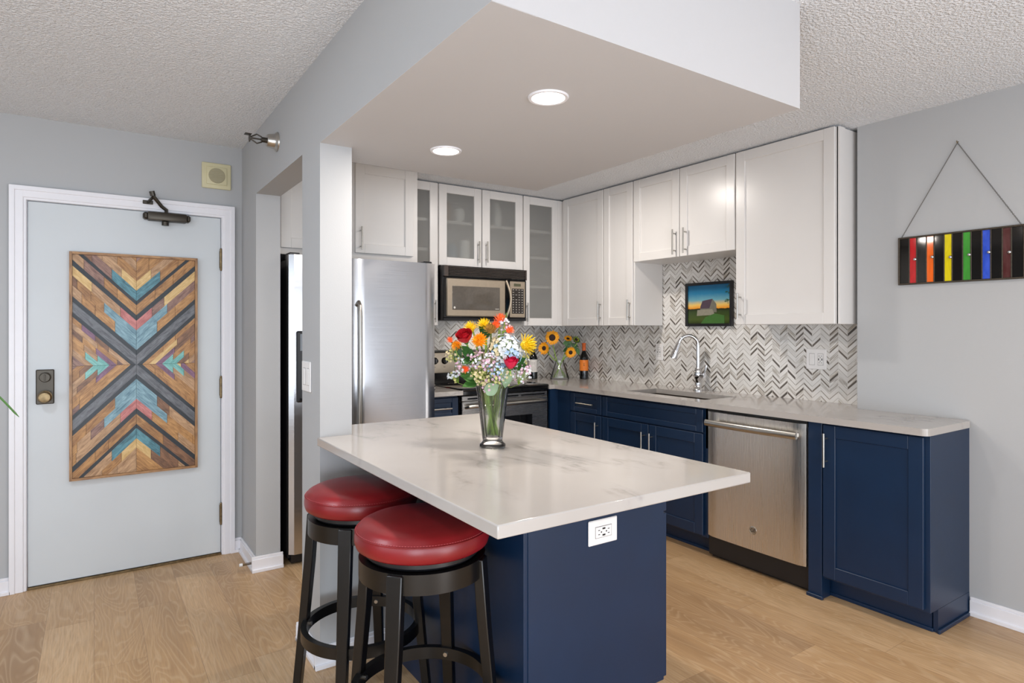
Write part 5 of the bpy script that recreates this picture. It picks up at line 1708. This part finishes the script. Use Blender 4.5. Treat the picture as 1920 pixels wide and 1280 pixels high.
# sprays of tiny blossoms
sprays = [('pink and white spray left of the middle of the bouquet', (-0.052, 0.065, 0.325), 0.036, 46, ('petal_blush', 'petal_white')),
          ('white and pink spray in the centre of the bouquet', (-0.012, 0.085, 0.315), 0.034, 46, ('petal_blush', 'petal_white')),
          ('pale blue spray below the hydrangea', (0.015, 0.09, 0.288), 0.030, 36, ('petal_blue', 'petal_white')),
          ('white spray at the lower left of the bouquet', (-0.105, 0.055, 0.298), 0.032, 40, ('petal_white', 'petal_blush')),
          ('cream spray just above the vase rim on the left', (-0.040, 0.085, 0.268), 0.034, 44, ('petal_lemon', 'petal_cream')),
          ('lemon and cream spray above the vase rim in the middle', (0.005, 0.09, 0.262), 0.034, 44, ('petal_lemon', 'petal_blush')),
          ('pale green spray reaching far left over the range knobs', (-0.145, 0.02, 0.335), 0.026, 34, ('petal_lemon', 'petal_cream')),
          ('airy white spray at the lower right edge of the bouquet', (0.108, 0.035, 0.272), 0.038, 44, ('petal_white', 'petal_blush')),
          ('airy white spray behind the pink rose', (0.100, -0.02, 0.322), 0.036, 44, ('petal_white', 'petal_lemon')),
          ('white spray at the top right of the bouquet', (0.050, 0.02, 0.445), 0.026, 26, ('petal_white', 'petal_blush')),
          ('pink spray hanging at the vase rim', (-0.018, 0.085, 0.232), 0.022, 18, ('petal_blush', 'petal_cream')),
          ('far left drooping white spray of the bouquet', (-0.135, 0.04, 0.262), 0.024, 20, ('petal_white', 'petal_lemon')),
          ('cream spray right of the vase rim', (0.052, 0.075, 0.262), 0.030, 34, ('petal_cream', 'petal_white'))]
for lab, pos, R_, n_, ms in sprays:
    c = bp(*pos)
    t = thing('blossom_spray', lab, 'flower', c, 'sprays of tiny blossoms in the island bouquet')
    base = c - VU * R_ * 1.1 - (c - BV - VU * (c.z - BV.z)).normalized() * 0.015
    bstem(t, base, VU, 0.0014, 'stem_dark')
    tw = MB(); b1_, b2_ = MB(), MB()
    for i in range(int(n_ * 1.45)):
        while True:
            q = Vector((rs.uniform(-1, 1), rs.uniform(-1, 1), rs.uniform(-1, 1)))
            if q.length < 1:
                break
        p = c + q * R_
        tgt = b1_ if rs.random() < 0.6 else b2_
        rr = rs.uniform(0.0030, 0.0048)
        dirn, a2, b2v = basis(q + VT * 0.5 + VU * 0.3)
        for k in range(5):
            an = 2 * PI * k / 5
            tgt.petal(p, a2 * math.cos(an) + b2v * math.sin(an) + dirn * 0.5, dirn, rr * 1.5, rr * 1.3, 0.1, seg=2)
        tgt.ball(p, rr * 0.7, '', 5, 3)
        if i % 2 == 0:
            tw.tube([base, (base + p) / 2 + VU * 0.004, p], 0.0005, 3, caps=False)
    o1 = b1_.build('blossoms', ms[0], t, smooth=0); o1['kind'] = 'stuff'
    if b2_.v:
        o2 = b2_.build('blossoms', ms[1], t, smooth=0); o2['kind'] = 'stuff'
    tw.build('twigs', 'stem_green', t)
# greenery
for lab, pos, d_, nv, L, W, m_, nm in (
        ('dark green leafy stem at the left of the vase rim', (-0.055, 0.06, 0.245), (-0.95, 0.2, 0.25), (0, 0.6, 0.7), 0.060, 0.040, 'leaf_green', 3),
        ('round grey-green eucalyptus leaf in front of the vase', (-0.022, 0.086, 0.208), (0.75, 0.1, 0.45), (0, 1, 0.05), 0.056, 0.046, 'leaf_euca', 1),
        ('large grey-green eucalyptus leaf under the pink rose', (0.052, 0.072, 0.285), (-0.1, 0.1, -1), (0.1, 1, 0.0), 0.062, 0.045, 'leaf_euca', 2),
        ('green leaf below the left orange bud', (-0.125, 0.035, 0.375), (0.3, 0.0, -1), (0, 1, 0.2), 0.05, 0.02, 'leaf_dark', 2),
        ('thin green leaf reaching up at the top of the bouquet', (0.042, 0.01, 0.460), (0.35, 0.1, 1), (0, 1, 0), 0.034, 0.012, 'leaf_green', 1),
        ('green leaves filling the middle left of the bouquet', (-0.075, 0.05, 0.330), (-0.4, 0.4, 0.3), (0, 1, 0.4), 0.05, 0.028, 'leaf_dark', 4),
        ('dark leaves behind the sprays on the right of the bouquet', (0.075, 0.01, 0.300), (0.6, 0.2, 0.3), (0, 1, 0.4), 0.055, 0.03, 'leaf_green', 4),
        ('green leaves under the yellow flowers of the bouquet', (-0.02, 0.0, 0.400), (-0.2, 0.3, 0.6), (0, 1, 0.4), 0.05, 0.028, 'leaf_dark', 4)):
    c = bp(*pos)
    t = thing('leafy_stem', lab, 'leaf stem', c, 'greenery in the island bouquet')
    bstem(t, c, VU, 0.0018, 'stem_brown' if 'eucalyptus' in lab else 'stem_green')
    for k in range(nm):
        dv = VR * (d_[0] + rs.uniform(-.5, .5) * (k > 0)) + VT * (d_[1] + rs.uniform(-.3, .3) * (k > 0)) + VU * (d_[2] + rs.uniform(-.5, .5) * (k > 0))
        leaf(t, c + (VU * rs.uniform(-0.02, 0.02) if k else Vector((0, 0, 0))), dv, VR * nv[0] + VT * nv[1] + VU * nv[2], L, W, m_)

# ------------------------------------------------------------------ house plant just outside the left of the view
pl = thing('potted_plant', 'house plant whose thin green leaf tip reaches in at the left edge', 'plant', (-0.52, 1.25, 0))
mb = MB(); mb.lathe([(0.10, 0), (0.13, 0.02), (0.16, 0.28), (0.165, 0.30), (0.15, 0.30), (0.145, 0.26), (0.0001, 0.26)], (-0.52, 1.25, 0), 28); mb.build('pot', 'pot_grey', pl)
mb = MB(); mb.lathe([(0.0001, 0.255), (0.145, 0.255), (0.143, 0.272), (0.0001, 0.275)], (-0.52, 1.25, 0), 20); mb.build('soil', 'soil', pl)
stem(pl, [(-0.52, 1.25, 0.26), (-0.51, 1.25, 0.6), (-0.53, 1.24, 0.95), (-0.52, 1.25, 1.20)], 0.014, 'stem_brown', 'trunk')
def strap(parent, pts, W):
    P = [Vector(p) for p in pts]; out = []
    for i in range(len(P) - 1):
        p0 = P[max(0, i - 1)]; p1 = P[i]; p2 = P[i + 1]; p3 = P[min(len(P) - 1, i + 2)]
        for k in range(6):
            t = k / 6
            out.append(0.5 * ((2 * p1) + (p2 - p0) * t + (2 * p0 - 5 * p1 + 4 * p2 - p3) * t * t + (3 * p1 - p0 - 3 * p2 + p3) * t ** 3))
    out.append(P[-1])
    k = len(out)
    mb = MB()
    rr = [W * (0.35 + 0.65 * math.sin(PI * min(1, (i / (k - 1)) * 1.1 + 0.12))) if i < k - 1 else W * 0.08 for i in range(k)]
    mb.tube(out, rr, 8, flat=(0.55, 1.0))
    mb.build('leaf', 'leaf_green', parent, smooth=60)
strap(pl, [(-0.52, 1.25, 1.20), (-0.40, 1.23, 1.33), (-0.25, 1.21, 1.36), (-0.145, 1.20, 1.275), (-0.094, 1.195, 1.212)], 0.0075)
for a in range(9):
    th = math.radians(100 + a * 24)
    if math.cos(th) > 0.2:
        continue
    L = 0.30 + 0.02 * (a % 3)
    strap(pl, [(-0.52, 1.25, 1.19), (-0.52 + 0.35 * L * math.cos(th), 1.25 + 0.35 * L * math.sin(th), 1.38), (-0.52 + 0.75 * L * math.cos(th), 1.25 + 0.75 * L * math.sin(th), 1.36), (-0.52 + L * math.cos(th), 1.25 + L * math.sin(th), 1.22)], 0.0085)
